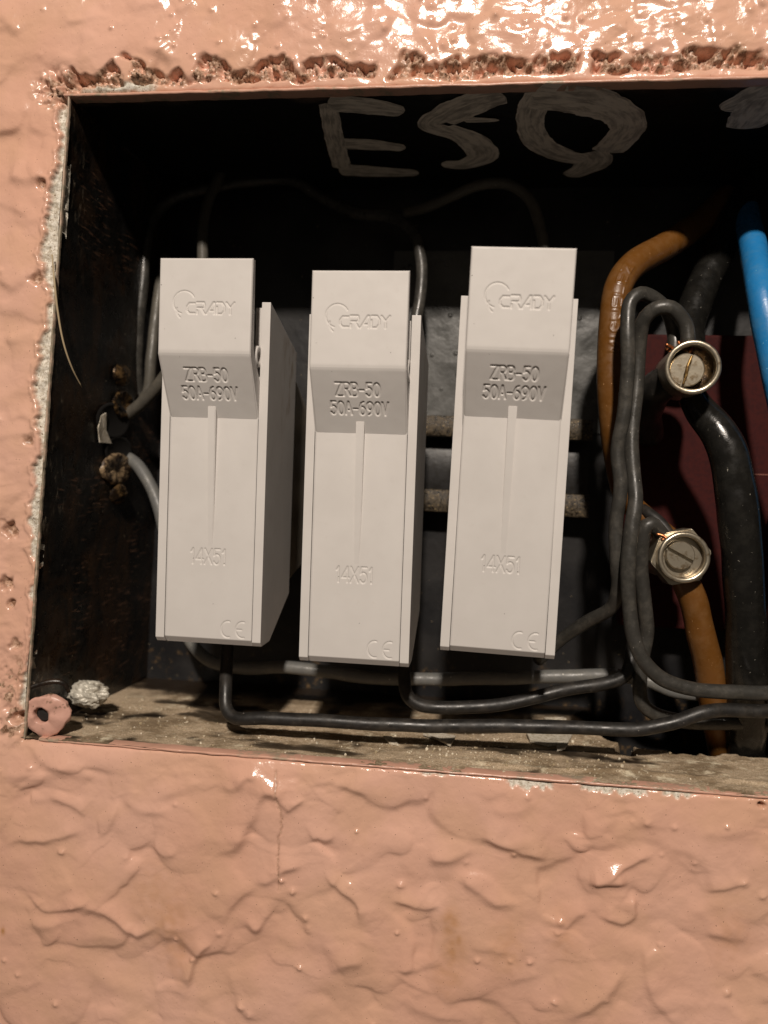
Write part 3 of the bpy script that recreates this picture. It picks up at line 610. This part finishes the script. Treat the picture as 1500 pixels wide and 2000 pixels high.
def word(txt, x0, x1, y0, y1, gap=.32, wide={'-': .75, '1': .6, 'I': .4}):
    ws = [wide.get(c, 1.) for c in txt]; tot = sum(ws)+gap*(len(txt)-1); k = (x1-x0)/tot; out = []; x = x0
    for c, w_ in zip(txt, ws):
        out += [[(x+p[0]*w_*k, y0+p[1]*(y1-y0)) for p in s] for s in GL[c]]; x += (w_+gap)*k
    return out
def strokes_depth(U, V, strokes, width, depth):
    G = np.zeros_like(U); u1 = U[0]; v1 = V[:, 0]
    for s in strokes:
        s = np.array(s); 
        for a, b in zip(s, s[1:]):
            m_ = width+.3; j0, j1 = np.searchsorted(u1, [min(a[0], b[0])-m_, max(a[0], b[0])+m_]); i0, i1 = np.searchsorted(v1, [min(a[1], b[1])-m_, max(a[1], b[1])+m_])
            if i1 <= i0 or j1 <= j0: continue
            x = U[i0:i1, j0:j1]; y = V[i0:i1, j0:j1]; ab = b-a; t = np.clip(((x-a[0])*ab[0]+(y-a[1])*ab[1])/(ab@ab+1e-9), 0, 1)
            d = np.hypot(x-a[0]-t*ab[0], y-a[1]-t*ab[1]); G[i0:i1, j0:j1] = np.maximum(G[i0:i1, j0:j1], depth*sstep(width/2+.13, width/2-.10, d))
    return G
def rounded(U, V, u0, u1, v0, v1, r):
    d = np.minimum(np.minimum(U-u0, u1-U), np.minimum(V-v0, v1-V)); e = np.clip(r-d, 0, r); return r-np.sqrt(np.clip(r*r-e*e, 0, None))

HW = 15.25; HH = 95.2                                   # half width and height of a holder
# unified handle face: v runs down from the top of the flat face and on down the chin
FL = 25.0; CH = math.hypot(16.4, 9.6); hx = 12.75
u = np.arange(-hx, hx+.001, .15); v = np.arange(0, FL+CH+.001, .145); U, Vv = np.meshgrid(u, v)
Zf = 104.6-np.minimum(Vv, FL)-np.clip(Vv-FL, 0, None)*16.4/CH; Yf = -9.6-.4+np.clip(Vv-FL, 0, None)*9.6/CH+.4
k_ = 1.2; s_ = np.clip((Vv-FL+k_)/(2*k_), 0, 1); Yf += .11*np.exp(-((Vv-FL)/.5)**2)            # crease a touch rounded
Tp = lambda z: 104.6-z
logo = []
y0_, y1_ = Tp(89.9), Tp(92.9); X_ = np.linspace(-4.9, 8.6, 6); wL = 2.15
def L_(i, pts): return [(X_[i]+p[0]*wL, y0_+(y1_-y0_)*p[1]) for p in pts]
logo += [L_(0, [(1, .92), (.3, .92), (0, .62), (0, .3), (.3, .05), (1, .05)])]
logo += [L_(1, [(.0, 1), (.9, 1), (1, .75), (.9, .52), (.1, .52)]), L_(1, [(.55, .52), (1.0, 0)]), L_(1, [(.05, .3), (.05, .0)])]
logo += [L_(2, [(0, 0), (.85, 1), (1, 1), (1, 0)]), L_(2, [(.45, .28), (.75, .28)])]
logo += [L_(3, [(.05, 0), (.05, .62)]), L_(3, [(.05, 1), (.7, 1), (1, .7), (1, .3), (.7, 0), (.3, 0)])]
logo += [L_(4, [(0, 1), (.5, .55), (1, 1)]), L_(4, [(.5, .55), (.5, 0)])]
cx_, cz_ = -5.7, Tp(92.9)
logo_arc = [[(cx_+3.0*math.cos(math.radians(a)), cz_-3.0*math.sin(math.radians(a))) for a in range(28, 262, 6)], [(cx_+.2+2.2*math.cos(math.radians(a)), cz_+2.1-2.3*math.sin(math.radians(a))) for a in range(165, 240, 8)]]
G = strokes_depth(U, Vv, logo, .42, .30)+strokes_depth(U, Vv, logo_arc, .26, .26)
def zdown(strs): return strs
def vword(txt, x0, x1, vt, vb): return [[(p[0], vb-(p[1])*(vb-vt)) for p in s] for s in word(txt, x0, x1, 0, 1)]
G = G+strokes_depth(U, Vv, vword('ZRB-50', -6.1, 5.7, FL+4.3, FL+8.0), .50, .34)+strokes_depth(U, Vv, vword('50A-690V', -7.9, 7.8, FL+9.7, FL+13.4), .50, .34)
bod = rounded(U, Vv, -hx, hx, 0, 999, .55)
slope = (Vv > FL); ny = np.where(slope, 16.4/CH, 1.0); nz = np.where(slope, 9.6/CH, 0.0)
off = G+bod+.03*fbm(U, Vv, 6, 2, 151)
VV = np.stack([U*(1-.0*slope), Yf+off*ny, Zf+off*nz*1.0], -1)
# the chin narrows slightly to the carrier
nar = 1-(1-12.5/hx)*np.clip((Vv-FL)/CH, 0, 1); VV[..., 0] *= nar
me_handle_face = mesh_np('engraved_face', VV.reshape(-1, 3), grid_faces(*U.shape, False))
# handle body behind it
bm = prism([(-9.1, 104.5), (-9.1, 79.3), (.35, 63.3), (5, 63.3), (5, 68), (-6.4, 81), (-7.3, 104.5)], -hx+.02, hx-.02)
me_handle = bm_mesh('handle', bm)
me_web = bm_mesh('handle_web', prism([(-7.0, 84), (-4.5, 79), (3, 66), (12, 64), (12, 90), (-3, 97), (-7.0, 97)], -9.6, 9.6, .3))
# carrier front
u = np.arange(-12.6, 12.601, .15); v = np.arange(0, 63.9, .15); U, Vv = np.meshgrid(u, v)
arcs = [arc(5.75, 4.6, 1.9, 2.25, 75, 285, 16), arc(9.95, 4.6, 1.9, 2.25, 75, 285, 16), [(8.1, 4.6), (9.7, 4.6)]]
G = strokes_depth(U, Vv, word('14X51', -5.6, 4.7, 22.6, 26.8, .25), .40, .24)+strokes_depth(U, Vv, arcs, .36, .22)
off = G+.035*fbm(U, Vv, 14, 2, 161); d = np.minimum(U+12.6, 12.6-U); off += .22*np.exp(-(d/.22)**2)
cham = np.clip(1.75-Vv, 0, None); off += cham*.9
VV = np.stack([U, off, Vv], -1); me_carrier_face = mesh_np('engraved_face', VV.reshape(-1, 3), grid_faces(*U.shape, True))
me_carrier = bm_mesh('fuse_carrier', box_bm(-12.5, 12.5, .7, 24, 1.7, 63.5))
# tapering rib
bm = bmesh.new(); w1, w2 = 1.12, .85
vs = [bm.verts.new(p) for p in [(-w1, -2.0, 66.4), (w1, -2.0, 66.4), (w2, .02, 27.5), (-w2, .02, 27.5), (-w1, 1, 66.4), (w1, 1, 66.4), (w2, 1, 27.5), (-w2, 1, 27.5)]]
for f in [(0, 1, 2, 3), (0, 4, 5, 1), (0, 3, 7, 4), (1, 5, 6, 2), (2, 6, 7, 3)]: bm.faces.new([vs[i] for i in f])
bmesh.ops.bevel(bm, geom=[e for e in bm.edges if max(v.co.y for v in e.verts) < .5], offset=.18, segments=2, affect='EDGES')
me_rib = bm_mesh('rib', bm)
side_prof = [(1.3, 0), (9.5, 0), (31.5, 11), (31.5, 86.4), (0, HH), (0, 1.3)]
me_sideR = bm_mesh('side_wall', prism(side_prof, 12.75, HW, .16)); me_sideL = bm_mesh('side_wall', prism(side_prof, -HW, -12.75, .16))
me_rear = bm_mesh('rear_body', prism([(12, 6), (30, 12), (64, 18), (64, 70), (31, 84), (12, 88)], -12.6, 12.6, .3))
me_post = bm_mesh('inner_post', prism([(1.6, 10), (28, 14), (28, 86), (1.6, 94)], 10.7, 12.45, .12))
bm = lathe([(3.0, .3), (2.9, -.55), (2.6, -.75), (1.7, -.7), (1.45, -.3), (1.4, .25), (0, .25)], 32)
me_ring = bm_mesh('pivot_ring', place(bm, Matrix.Rotation(-math.pi/2, 3, 'Y'), (12.1, -1.0, 80.2)), True)
holders = [((-61.2, 0, -47.7), 0.1, 'light grey moulded fuse holder nearest the left side of the box'),
           ((-19.7, 0, -50.8), 0.0, 'light grey moulded fuse holder in the middle, standing lowest between two others'),
           ((19.1, 0, -46.2), 1.27, 'light grey moulded fuse holder slightly tilted and pulled out beside the brown cable')]
def build_holder():
    t = empty('fuse_holder')
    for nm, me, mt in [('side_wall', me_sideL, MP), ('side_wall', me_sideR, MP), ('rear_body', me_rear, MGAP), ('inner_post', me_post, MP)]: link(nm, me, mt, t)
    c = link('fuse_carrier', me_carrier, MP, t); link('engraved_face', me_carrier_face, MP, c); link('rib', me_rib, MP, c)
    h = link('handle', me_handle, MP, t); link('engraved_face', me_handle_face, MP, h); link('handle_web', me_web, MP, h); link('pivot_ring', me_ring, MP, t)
    return t
def copy_tree(o, parent=None):
    c = o.copy(); COL.objects.link(c); c.parent = parent
    for ch in list(o.children): copy_tree(ch, c)
    return c
h0 = build_holder()
hs = [h0, copy_tree(h0), copy_tree(h0)]
for o, (corner, tilt, lab) in zip(hs, holders):
    a = math.radians(tilt); cx = corner[0]-HW*math.cos(a); cz = corner[2]+HW*math.sin(a)
    o.location = Vector((cx, 0, cz))*S; o.rotation_euler = (0, a, 0); tag(o, lab, 'fuse holder', 'grey fuse holders on the rail')
# the right-hand carrier has been drawn out a little at the top
a = math.radians(tilt)
for ch in hs[2].children:
    if ch.name.startswith(('handle', 'fuse_carrier', 'pivot')):
        ch.rotation_euler = (math.radians(3.2), 0, 0)
hs[0].rotation_euler = (0, math.radians(.1), 0)

# ------------------------------------------------------------------ cables
def cable(name, pts, r, mat, label, cat='cable', group=None, seg=22, wob=.25, step=1.2, parent=None):
    P = spline([at(*p[:3]) for p in pts], step)
    P = P+wob*np.stack([gn(P[:, 1]+P[:, 0], P[:, 2], 14, k) for k in (1, 2, 3)], 1)
    rr = np.interp(np.linspace(0, 1, len(P)), np.linspace(0, 1, len(r)), r) if isinstance(r, (list, tuple)) else np.full(len(P), r)
    rr = rr*(1+.03*gn(np.arange(len(P))*step, rr*0, 8, 171))
    o = link(name, tube_mesh(name, P, rr, seg), mat, parent)
    if label: tag(o, label, cat, group)
    return o
# brown main with the embossed maker's word
Pb = spline([at(*p) for p in [(1420, 385, 74), (1365, 437, 62), (1298, 482, 44), (1240, 515, 34), (1208, 560, 29), (1196, 640, 27), (1192, 740, 27), (1197, 830, 29), (1205, 900, 33), (1222, 970, 36), (1262, 1012, 34), (1310, 1052, 30)]], .28)
nB = len(Pb); segB = 132; arcL = np.r_[0, np.cumsum(np.linalg.norm(np.diff(Pb, axis=0), axis=1))]
def near(px, py): return arcL[np.argmin([np.hypot(*(np.array(q)-np.array((px, py)))) for q in [((750+F*(CM.T@(p-CC))[0]/-(CM.T@(p-CC))[2]), (1000-F*(CM.T@(p-CC))[1]/-(CM.T@(p-CC))[2])) for p in Pb]])]
s0, s1 = near(1200, 690), near(1222, 535); R0 = 4.15
th = np.linspace(0, 2*np.pi, segB, endpoint=False); CU = np.broadcast_to(((th+np.pi) % (2*np.pi)-np.pi)[None]*R0, (nB, segB)); CV = np.broadcast_to(arcL[:, None], (nB, segB))
lw_ = abs(s1-s0)
word_s = word('MIGUELEZ', 0, lw_, 0, 1, .38)            # along, across
TXS = [[(s0-p[0] if s1 < s0 else s0+p[0], (p[1]-.5)*2.9) for p in s] for s in word_s]
SH = .75
d_emb = np.zeros((nB, segB))
for s in TXS:
    s = np.array(s)
    for a_, b_ in zip(s, s[1:]):
        lo, hi = min(a_[0], b_[0])-1, max(a_[0], b_[0])+1; i0, i1 = np.searchsorted(arcL, [lo, hi]); x = CV[i0:i1]; y = CU[i0:i1]*1.0-SH; ab = b_-a_
        t = np.clip(((x-a_[0])*ab[0]+(y-a_[1])*ab[1])/(ab@ab+1e-9), 0, 1); d = np.hypot(x-a_[0]-t*ab[0], y-a_[1]-t*ab[1]); d_emb[i0:i1] = np.maximum(d_emb[i0:i1], .16*sstep(.36, .12, d))
brown = link('brown_cable', tube_mesh('brown_cable', Pb, np.interp(arcL/arcL[-1], [0, .3, .75, 1], [4.3, 4.2, 3.8, 3.1]), segB, d_emb), MBRN)
tag(brown, 'thick brown cable with raised lettering curving down right of the fuse holders', 'cable')
cable('brown_cable', [(1330, 1120, 26), (1352, 1170, 27), (1368, 1235, 29), (1385, 1310, 32), (1394, 1400, 36), (1402, 1470, 42), (1405, 1530, 52)], [3.9, 4.0, 4.3, 4.1, 3.2, 3.0, 3.0], MBRN, 'short brown cable running down from the lower brass terminal to the floor')
cable('black_main_cable', [(1352, 775, 26), (1368, 802, 24), (1402, 845, 21), (1425, 895, 20), (1440, 980, 20), (1450, 1100, 22), (1456, 1230, 27), (1458, 1380, 33), (1452, 1480, 42), (1448, 1560, 52)], [4.0, 5.2, 5.6, 5.6, 5.6, 5.7, 5.8, 6.0, 6.0, 6.0], MBIG, 'thick glossy black cable bending down from the upper brass terminal', seg=32)
cable('black_main_cable', [(1520, 270, 74), (1450, 400, 66), (1405, 488, 58), (1368, 570, 52), (1345, 640, 46), (1348, 700, 38)], [5.0]*6, MBIG, 'thick black cable coming from the top right and dipping behind the upper brass terminal', seg=28)
cable('blue_cable', [(1452, 384, 72), (1461, 436, 58), (1472, 488, 42), (1486, 570, 27), (1505, 670, 24), (1528, 790, 22), (1560, 960, 26), (1600, 1200, 40)], 4.0, MBLU, 'bright blue cable slanting down at the right edge of the photo', seg=28)
cable('black_main_cable', [(1560, 880, 50), (1540, 1100, 46), (1522, 1300, 46), (1515, 1560, 58)], 4.8, MBIG, 'dark cable at the far right edge behind the blue one')
# slim wires at the terminals
cable('slim_wire', [(1318, 690, 17), (1316, 650, 18), (1306, 612, 17), (1282, 586, 15), (1252, 573, 13), (1230, 592, 12), (1225, 650, 11), (1226, 730, 11), (1218, 810, 12), (1207, 880, 13), (1212, 950, 13), (1203, 1020, 14), (1203, 1090, 15), (1206, 1150, 18), (1192, 1188, 22), (1150, 1212, 28), (1100, 1246, 36), (1050, 1290, 44)], 1.95, MGRY, 'dark grey wire looping over the upper terminal and passing left behind the tilted holder')
cable('slim_wire', [(1345, 672, 13), (1338, 632, 13), (1312, 602, 12), (1280, 603, 12), (1256, 628, 14), (1247, 680, 17), (1243, 760, 17), (1234, 840, 16), (1237, 920, 14), (1241, 980, 12), (1232, 1040, 11), (1226, 1100, 11), (1229, 1180, 12), (1236, 1240, 12), (1256, 1290, 12), (1296, 1328, 13), (1360, 1348, 14), (1440, 1352, 16), (1540, 1354, 20)], 2.05, MGRY, 'long dark grey wire from the upper terminal turning right above the floor')
cable('slim_wire', [(1306, 1062, 24), (1290, 1040, 22), (1272, 1022, 20), (1258, 1035, 20), (1252, 1100, 22), (1258, 1180, 24), (1262, 1240, 26), (1250, 1320, 26), (1252, 1370, 26), (1285, 1398, 27), (1340, 1410, 28), (1420, 1412, 30), (1540, 1420, 36)], 2.1, MGRY, 'grey wire hooked into the lower terminal and dropping behind the long wire')
cable('slim_wire', [(1310, 1048, 27), (1290, 1022, 29), (1262, 1000, 32), (1240, 985, 38)], 1.7, MBLK, 'short black stub above the lower terminal joining the grey bundle')
cable('slim_wire', [(445, 1225, 30), (443, 1290, 24), (441, 1340, 18), (443, 1382, 15), (462, 1402, 13), (520, 1403, 12), (620, 1406, 12), (720, 1413, 12), (850, 1418, 13), (1000, 1418, 13), (1120, 1421, 14), (1240, 1424, 14), (1310, 1412, 14), (1370, 1392, 14), (1430, 1387, 16), (1540, 1390, 20)], 1.95, MBLK, 'black wire dropping from the left holder and lying lowest along the dusty floor')
cable('slim_wire', [(790, 1260, 34), (790, 1320, 28), (797, 1358, 24), (825, 1378, 22), (880, 1382, 22), (960, 1378, 23), (1040, 1364, 24), (1110, 1345, 25), (1180, 1336, 26), (1222, 1318, 26), (1236, 1270, 28), (1240, 1200, 30)], 1.95, MBLK, 'black wire dropping from the middle holder and rising toward the terminals')
cable('slim_wire', [(350, 1200, 58), (375, 1258, 52), (415, 1293, 47), (480, 1304, 44), (560, 1303, 42), (640, 1312, 42), (720, 1323, 42), (820, 1326, 42), (950, 1325, 42), (1100, 1321, 42), (1210, 1320, 42), (1270, 1330, 40), (1320, 1350, 38), (1420, 1362, 38), (1540, 1366, 40)], 2.1, MLGT, 'pale grey wire running level behind the bottoms of the fuse holders')
# wires at the left and along the top
cable('slim_wire', [(212, 828, 52), (236, 818, 50), (272, 792, 46), (312, 748, 42), (345, 700, 40), (370, 640, 42)], 2.1, MMID, 'grey wire leaving the left side hole and rising behind the left holder')
cable('slim_wire', [(272, 780, 58), (268, 730, 56), (269, 660, 54), (279, 560, 54), (286, 480, 56), (300, 425, 60), (345, 385, 64), (440, 362, 66), (560, 352, 66), (640, 392, 64), (700, 418, 60), (765, 424, 56), (806, 454, 52), (822, 505, 50), (822, 570, 48), (808, 640, 46)], 1.9, MGRY, 'grey wire running up the left side and over the top to the middle holder')
cable('slim_wire', [(262, 800, 56), (288, 765, 56), (295, 700, 56), (302, 640, 58), (312, 560, 62), (322, 500, 68)], 1.9, MMID, 'short grey wire rising close beside the left holder')
cable('slim_wire', [(436, 322, 62), (425, 352, 58), (404, 400, 54), (397, 450, 50), (396, 520, 46)], 1.8, MMID, 'stubby wire with a bare end standing above the left holder')
cable('slim_wire', [(790, 416, 70), (830, 406, 66), (880, 384, 62), (935, 361, 60), (990, 358, 58), (1030, 384, 56), (1050, 425, 54), (1064, 490, 50), (1068, 560, 46)], 1.8, MMID, 'arched wire above the tilted holder at the right')
cable('slim_wire', [(206, 888, 54), (238, 890, 52), (268, 908, 50), (294, 948, 48), (312, 1000, 46), (330, 1080, 44)], 2.15, MLGT, 'pale grey wire leaving the lower side hole toward the left holder')
fib = cable('straw_fibre', [(101, 498, -1.5), (106, 560, -2), (114, 620, -1), (127, 680, 1), (142, 722, 4), (160, 756, 8)], [.22, .3, .3, .28, .25, .15], MFIB, 'thin straw coloured fibre hanging from the left edge of the opening', 'fibre', seg=8)

# maroon terminal board
mb = empty('terminal_board', at(1390, 1000, 60)); tag(mb, 'dark maroon board behind the two brass terminals', 'board')
P0 = [at(1236, 652, 58), at(1436, 655, 58), at(1470, 1200, 58), at(1240, 1200, 58)]
x0, x1, z0, z1 = P0[0][0], at(1560, 655, 58)[0], P0[3][2]-4, P0[0][2]
o = link('maroon_plate', bm_mesh('maroon_plate', box_bm(x0, x1+14, 58, 66, z0, z1, .8)), MMAR, mb); mb.location = (0, 0, 0)
o = link('seam', bm_mesh('seam', box_bm(at(1440, 925, 57.9)[0], x1+13, 57.75, 58.2, at(1440, 925, 58)[2]-.25, at(1440, 925, 58)[2]+.1)), mat_simple('scuffed_maroon', (.20, .07, .05), .5), mb)

# ------------------------------------------------------------------ brass terminals
def slotted(r, depth, slot_w, slot_d, ang, seg=40):
    """screw head facing -y built as two half discs around a slot"""
    bm = bmesh.new()
    def half(s):
        pts = []
        a0 = math.asin(slot_w/2/r)
        for i in range(seg//2+1):
            a = lerp(a0, math.pi-a0, i/(seg//2)); pts.append((r*math.cos(a), s*r*math.sin(a)))
        inn = [(p[0]*.94, p[1]*.94 if abs(p[1])*.94 > slot_w/2 else s*slot_w/2) for p in pts]
        f = [bm.verts.new((p[0], -depth, p[1])) for p in inn]; g = [bm.verts.new((p[0], -depth+.25, p[1])) for p in pts]; b = [bm.verts.new((p[0], 0, p[1])) for p in pts]
        bm.faces.new(f)
        for A, B in ((f, g), (g, b)):
            for i in range(len(A)): j = (i+1) % len(A); bm.faces.new((A[i], A[j], B[j], B[i]))
    half(1); half(-1)
    c = [bm.verts.new((r*.98*math.cos(2*math.pi*i/seg), -depth+slot_d, r*.98*math.sin(2*math.pi*i/seg))) for i in range(seg)]; bm.faces.new(c)
    bmesh.ops.rotate(bm, cent=(0, 0, 0), matrix=Matrix.Rotation(ang, 3, 'Y'), verts=bm.verts); return bm
mbore = mat_simple('shaded_brass_bore', (.10, .06, .025), .35, .7, (.02, .012, .006), .5, .3)  # brass darkened to paint the shade inside the collar
def terminal(px, py, yf, R, soff, sang, lab, tilt, hexn, sr):
    c = at(px, py, yf); t = empty('wire_terminal', c, tilt); tag(t, lab, 'terminal', 'brass terminals on the maroon board')
    X90 = Matrix.Rotation(math.pi/2, 3, 'X')
    prof = [(R*.98, -26), (R*.99, -1.0), (R*1.0, -.5), (R*.975, -.1), (R*.93, .02), (R*.87, -.02), (R*.825, -.12), (R*.80, -.6), (R*.80, -1.2), (R*.84, -1.5), (R*.80, -1.9), (R*.84, -2.3), (R*.79, -2.6)]
    bm = lathe([(r, h) for r, h in prof], 56)
    for v in bm.verts:
        d_ = math.hypot(v.co.x, v.co.y)
        if d_ > R*.7: k = 1+.012*mnoise.noise(Vector((v.co.x, v.co.y, v.co.z))*.6); v.co.x *= k; v.co.y *= k
    link('collar', bm_mesh('collar', place(bm, X90, (0, 0, 0)), True), MNIK, t)
    link('bore', bm_mesh('bore', place(lathe([(R*.8, -2.2), (R*.78, -4.2), (R*.5, -4.4), (0, -4.4)], 40), X90, (0, 0, 0)), True), mbore, t)
    if hexn:
        bm = bmesh.new(); rows = []
        for y_, rr in ((3.2, R*1.2), (11, R*1.2), ):
            rows.append([bm.verts.new((rr*math.cos(math.radians(60*i+hexn)), y_, rr*math.sin(math.radians(60*i+hexn)))) for i in range(6)])
        bm.faces.new(rows[0]); bm.faces.new(rows[1][::-1])
        for i in range(6): bm.faces.new((rows[0][i], rows[0][(i+1) % 6], rows[1][(i+1) % 6], rows[1][i]))
        bmesh.ops.bevel(bm, geom=bm.edges[:], offset=.35, segments=2, affect='EDGES'); link('hex_nut', bm_mesh('hex_nut', bm), MNIK, t)
    s = link('screw', bm_mesh('screw', place(slotted(sr, 2.6, 1.0, 1.5, sang), Matrix.Identity(3), (soff[0], 3.9, soff[1]))), MNIK, t)
    return t
t1 = terminal(1354, 717, 8, 7.25, (-1.3, -.6), math.radians(-76), 'upper round brass terminal, its slotted screw standing upright, fed by two looping wires', (math.radians(2), 0, math.radians(-4)), 0, 4.5)
t2 = terminal(1337, 1089, 17, 7.2, (-.7, .5), math.radians(27), 'lower round brass terminal on a hexagonal nut above the short brown cable', (math.radians(-2), 0, math.radians(3)), 12, 4.0)
# bright burr in the upper slot, copper strands
P = spline([(-.3, 1.2, 3.2), (-1.3, 1.0, .2), (-1.5, 1.1, -2.2), (-2.2, 1.2, -4.4)], .4); link('slot_burr', tube_mesh('slot_burr', P, np.interp(np.linspace(0, 1, len(P)), [0, .5, 1], [.3, .45, .3]), 8), MBRS, t1)
for k, (a, b) in enumerate([((1298, 674, 14), (1316, 690, 16)), ((1304, 690, 15), (1318, 684, 17)), ((1322, 668, 12), (1326, 688, 13)), ((1296, 683, 16), (1314, 697, 18)), ((1345, 690, 11), (1350, 676, 12))]):
    p, q_ = at(*a), at(*b); P = spline([p, (p+q_)/2+np.array([.3, .2, .4]), q_], .5)-at(1354, 717, 8); link('copper_strand', tube_mesh('copper_strand', P, .42, 8), MCOP, t1)
for a, b in [((1283, 1042, 20), (1304, 1052, 19)), ((1292, 1052, 20), (1306, 1060, 19))]:
    p, q_ = at(*a), at(*b); P = spline([p, (p+q_)/2+np.array([.2, .2, .3]), q_], .5)-at(1337, 1089, 17); link('copper_strand', tube_mesh('copper_strand', P, .4, 8), MCOP, t2)
# black insulating stub under the upper terminal
cable('insulating_sleeve', [(1338, 742, 22), (1305, 745, 26), (1276, 765, 32), (1262, 800, 40), (1268, 850, 50)], [4.2, 5.0, 5.2, 4.8, 4.4], MBLK, 'dusty black sleeve slanting down to the left under the upper terminal', 'sleeve')

# ------------------------------------------------------------------ debris
def lump(name, px, py, y, r, mat, label, cat, sx=(1, 1, 1), amp=.35, seed=0, sub=4):
    bm = bmesh.new(); bmesh.ops.create_icosphere(bm, subdivisions=sub, radius=1)
    for v in bm.verts:
        n = mnoise.fractal(v.co*1.6+Vector((seed, 3, 1)), .8, 2.1, 5); n2 = abs(mnoise.noise(v.co*3.1+Vector((seed, 0, 0))))
        v.co *= 1+amp*n-.35*amp*n2*2; v.co = Vector((v.co.x*sx[0], v.co.y*sx[1], v.co.z*sx[2]))*r
    c = at(px, py, y); bmesh.ops.translate(bm, vec=Vector(c), verts=bm.verts)
    o = link(name, bm_mesh(name, bm, True), mat); tag(o, label, cat); return o
lump('putty_lump', 172, 1356, 22, 4.2, MLUMP, 'crumpled grey putty lump in the lower left corner of the box', 'lump', (1.5, .9, .95), .28, 4, 5)
cable('bent_strip', [(52, 1346, 1), (75, 1337, 2), (105, 1330, 3), (126, 1334, 4), (134, 1352, 5)], [.5, .7, .8, .8, .5], MB, 'bent dark strip above the painted screw lug', 'strip')
floorp = lambda px, py: onplane(px, py, (0, 0, ZB+.6), np.array([0, 0, 1.0]))
for pts, lab in [([(826, 1438), (850, 1447), (880, 1460), (890, 1440), (862, 1434)], 'curled pale paint flake on the floor under the middle holder'),
                 ([(1028, 1436), (1035, 1450), (1070, 1458), (1108, 1455), (1118, 1437), (1075, 1433)], 'largest white plaster flake on the floor below the tilted holder'),
                 ([(1086, 1452), (1088, 1466), (1104, 1466), (1110, 1454)], 'small square white crumb just in front of the largest flake'),
                 ([(1062, 1404), (1100, 1404), (1106, 1409), (1068, 1410)], 'thin white flake behind the lowest black wire'),
                 ([(748, 1440), (765, 1442), (778, 1456), (760, 1452)], 'slim pale sliver on the dust left of the curled flake')]:
    tag(flake('plaster_flake', [floorp(x, y) for x, y in pts], (0, 0, 1), MCH, None, .6, 1.1), lab, 'plaster flake')
# scattered crumbs
cr = bmesh.new(); rr = random.Random(3)
for k in range(1100):
    x = rr.uniform(-125, 60); y = rr.uniform(2, 48) if rr.random() < .7 else rr.gauss(22, 7)
    if rr.random() < .5: x = rr.gauss(10, 22)
    if not (-126 < x < 110 and 1 < y < 60): continue
    i = int(np.clip(np.searchsorted(fy, y), 0, len(fy)-1)); j = int(np.clip(np.searchsorted(fx, x), 0, len(fx)-1))
    if dust[i, j] < .25: continue
    s = abs(rr.gauss(0, .13))+.1 if rr.random() < .95 else rr.uniform(.3, .55); mt = bmesh.ops.create_icosphere(cr, subdivisions=1, radius=s)
    for v in mt['verts']: v.co = v.co*rr.uniform(.7, 1.3)+Vector((x, y, FZ[i, j]+s*.4))
mcr = M('crumb_mix', .9); mcr.col(mcr.mix(mcr.ramp(mcr.noise(.35, 2), .45, .6), (.34, .27, .17), (.68, .61, .48)))
cro = link('crumbs', bm_mesh('crumbs', cr), mcr.m); cro['kind'] = 'stuff'; cro['label'] = 'pale crumbs of plaster and sand scattered over the box floor'
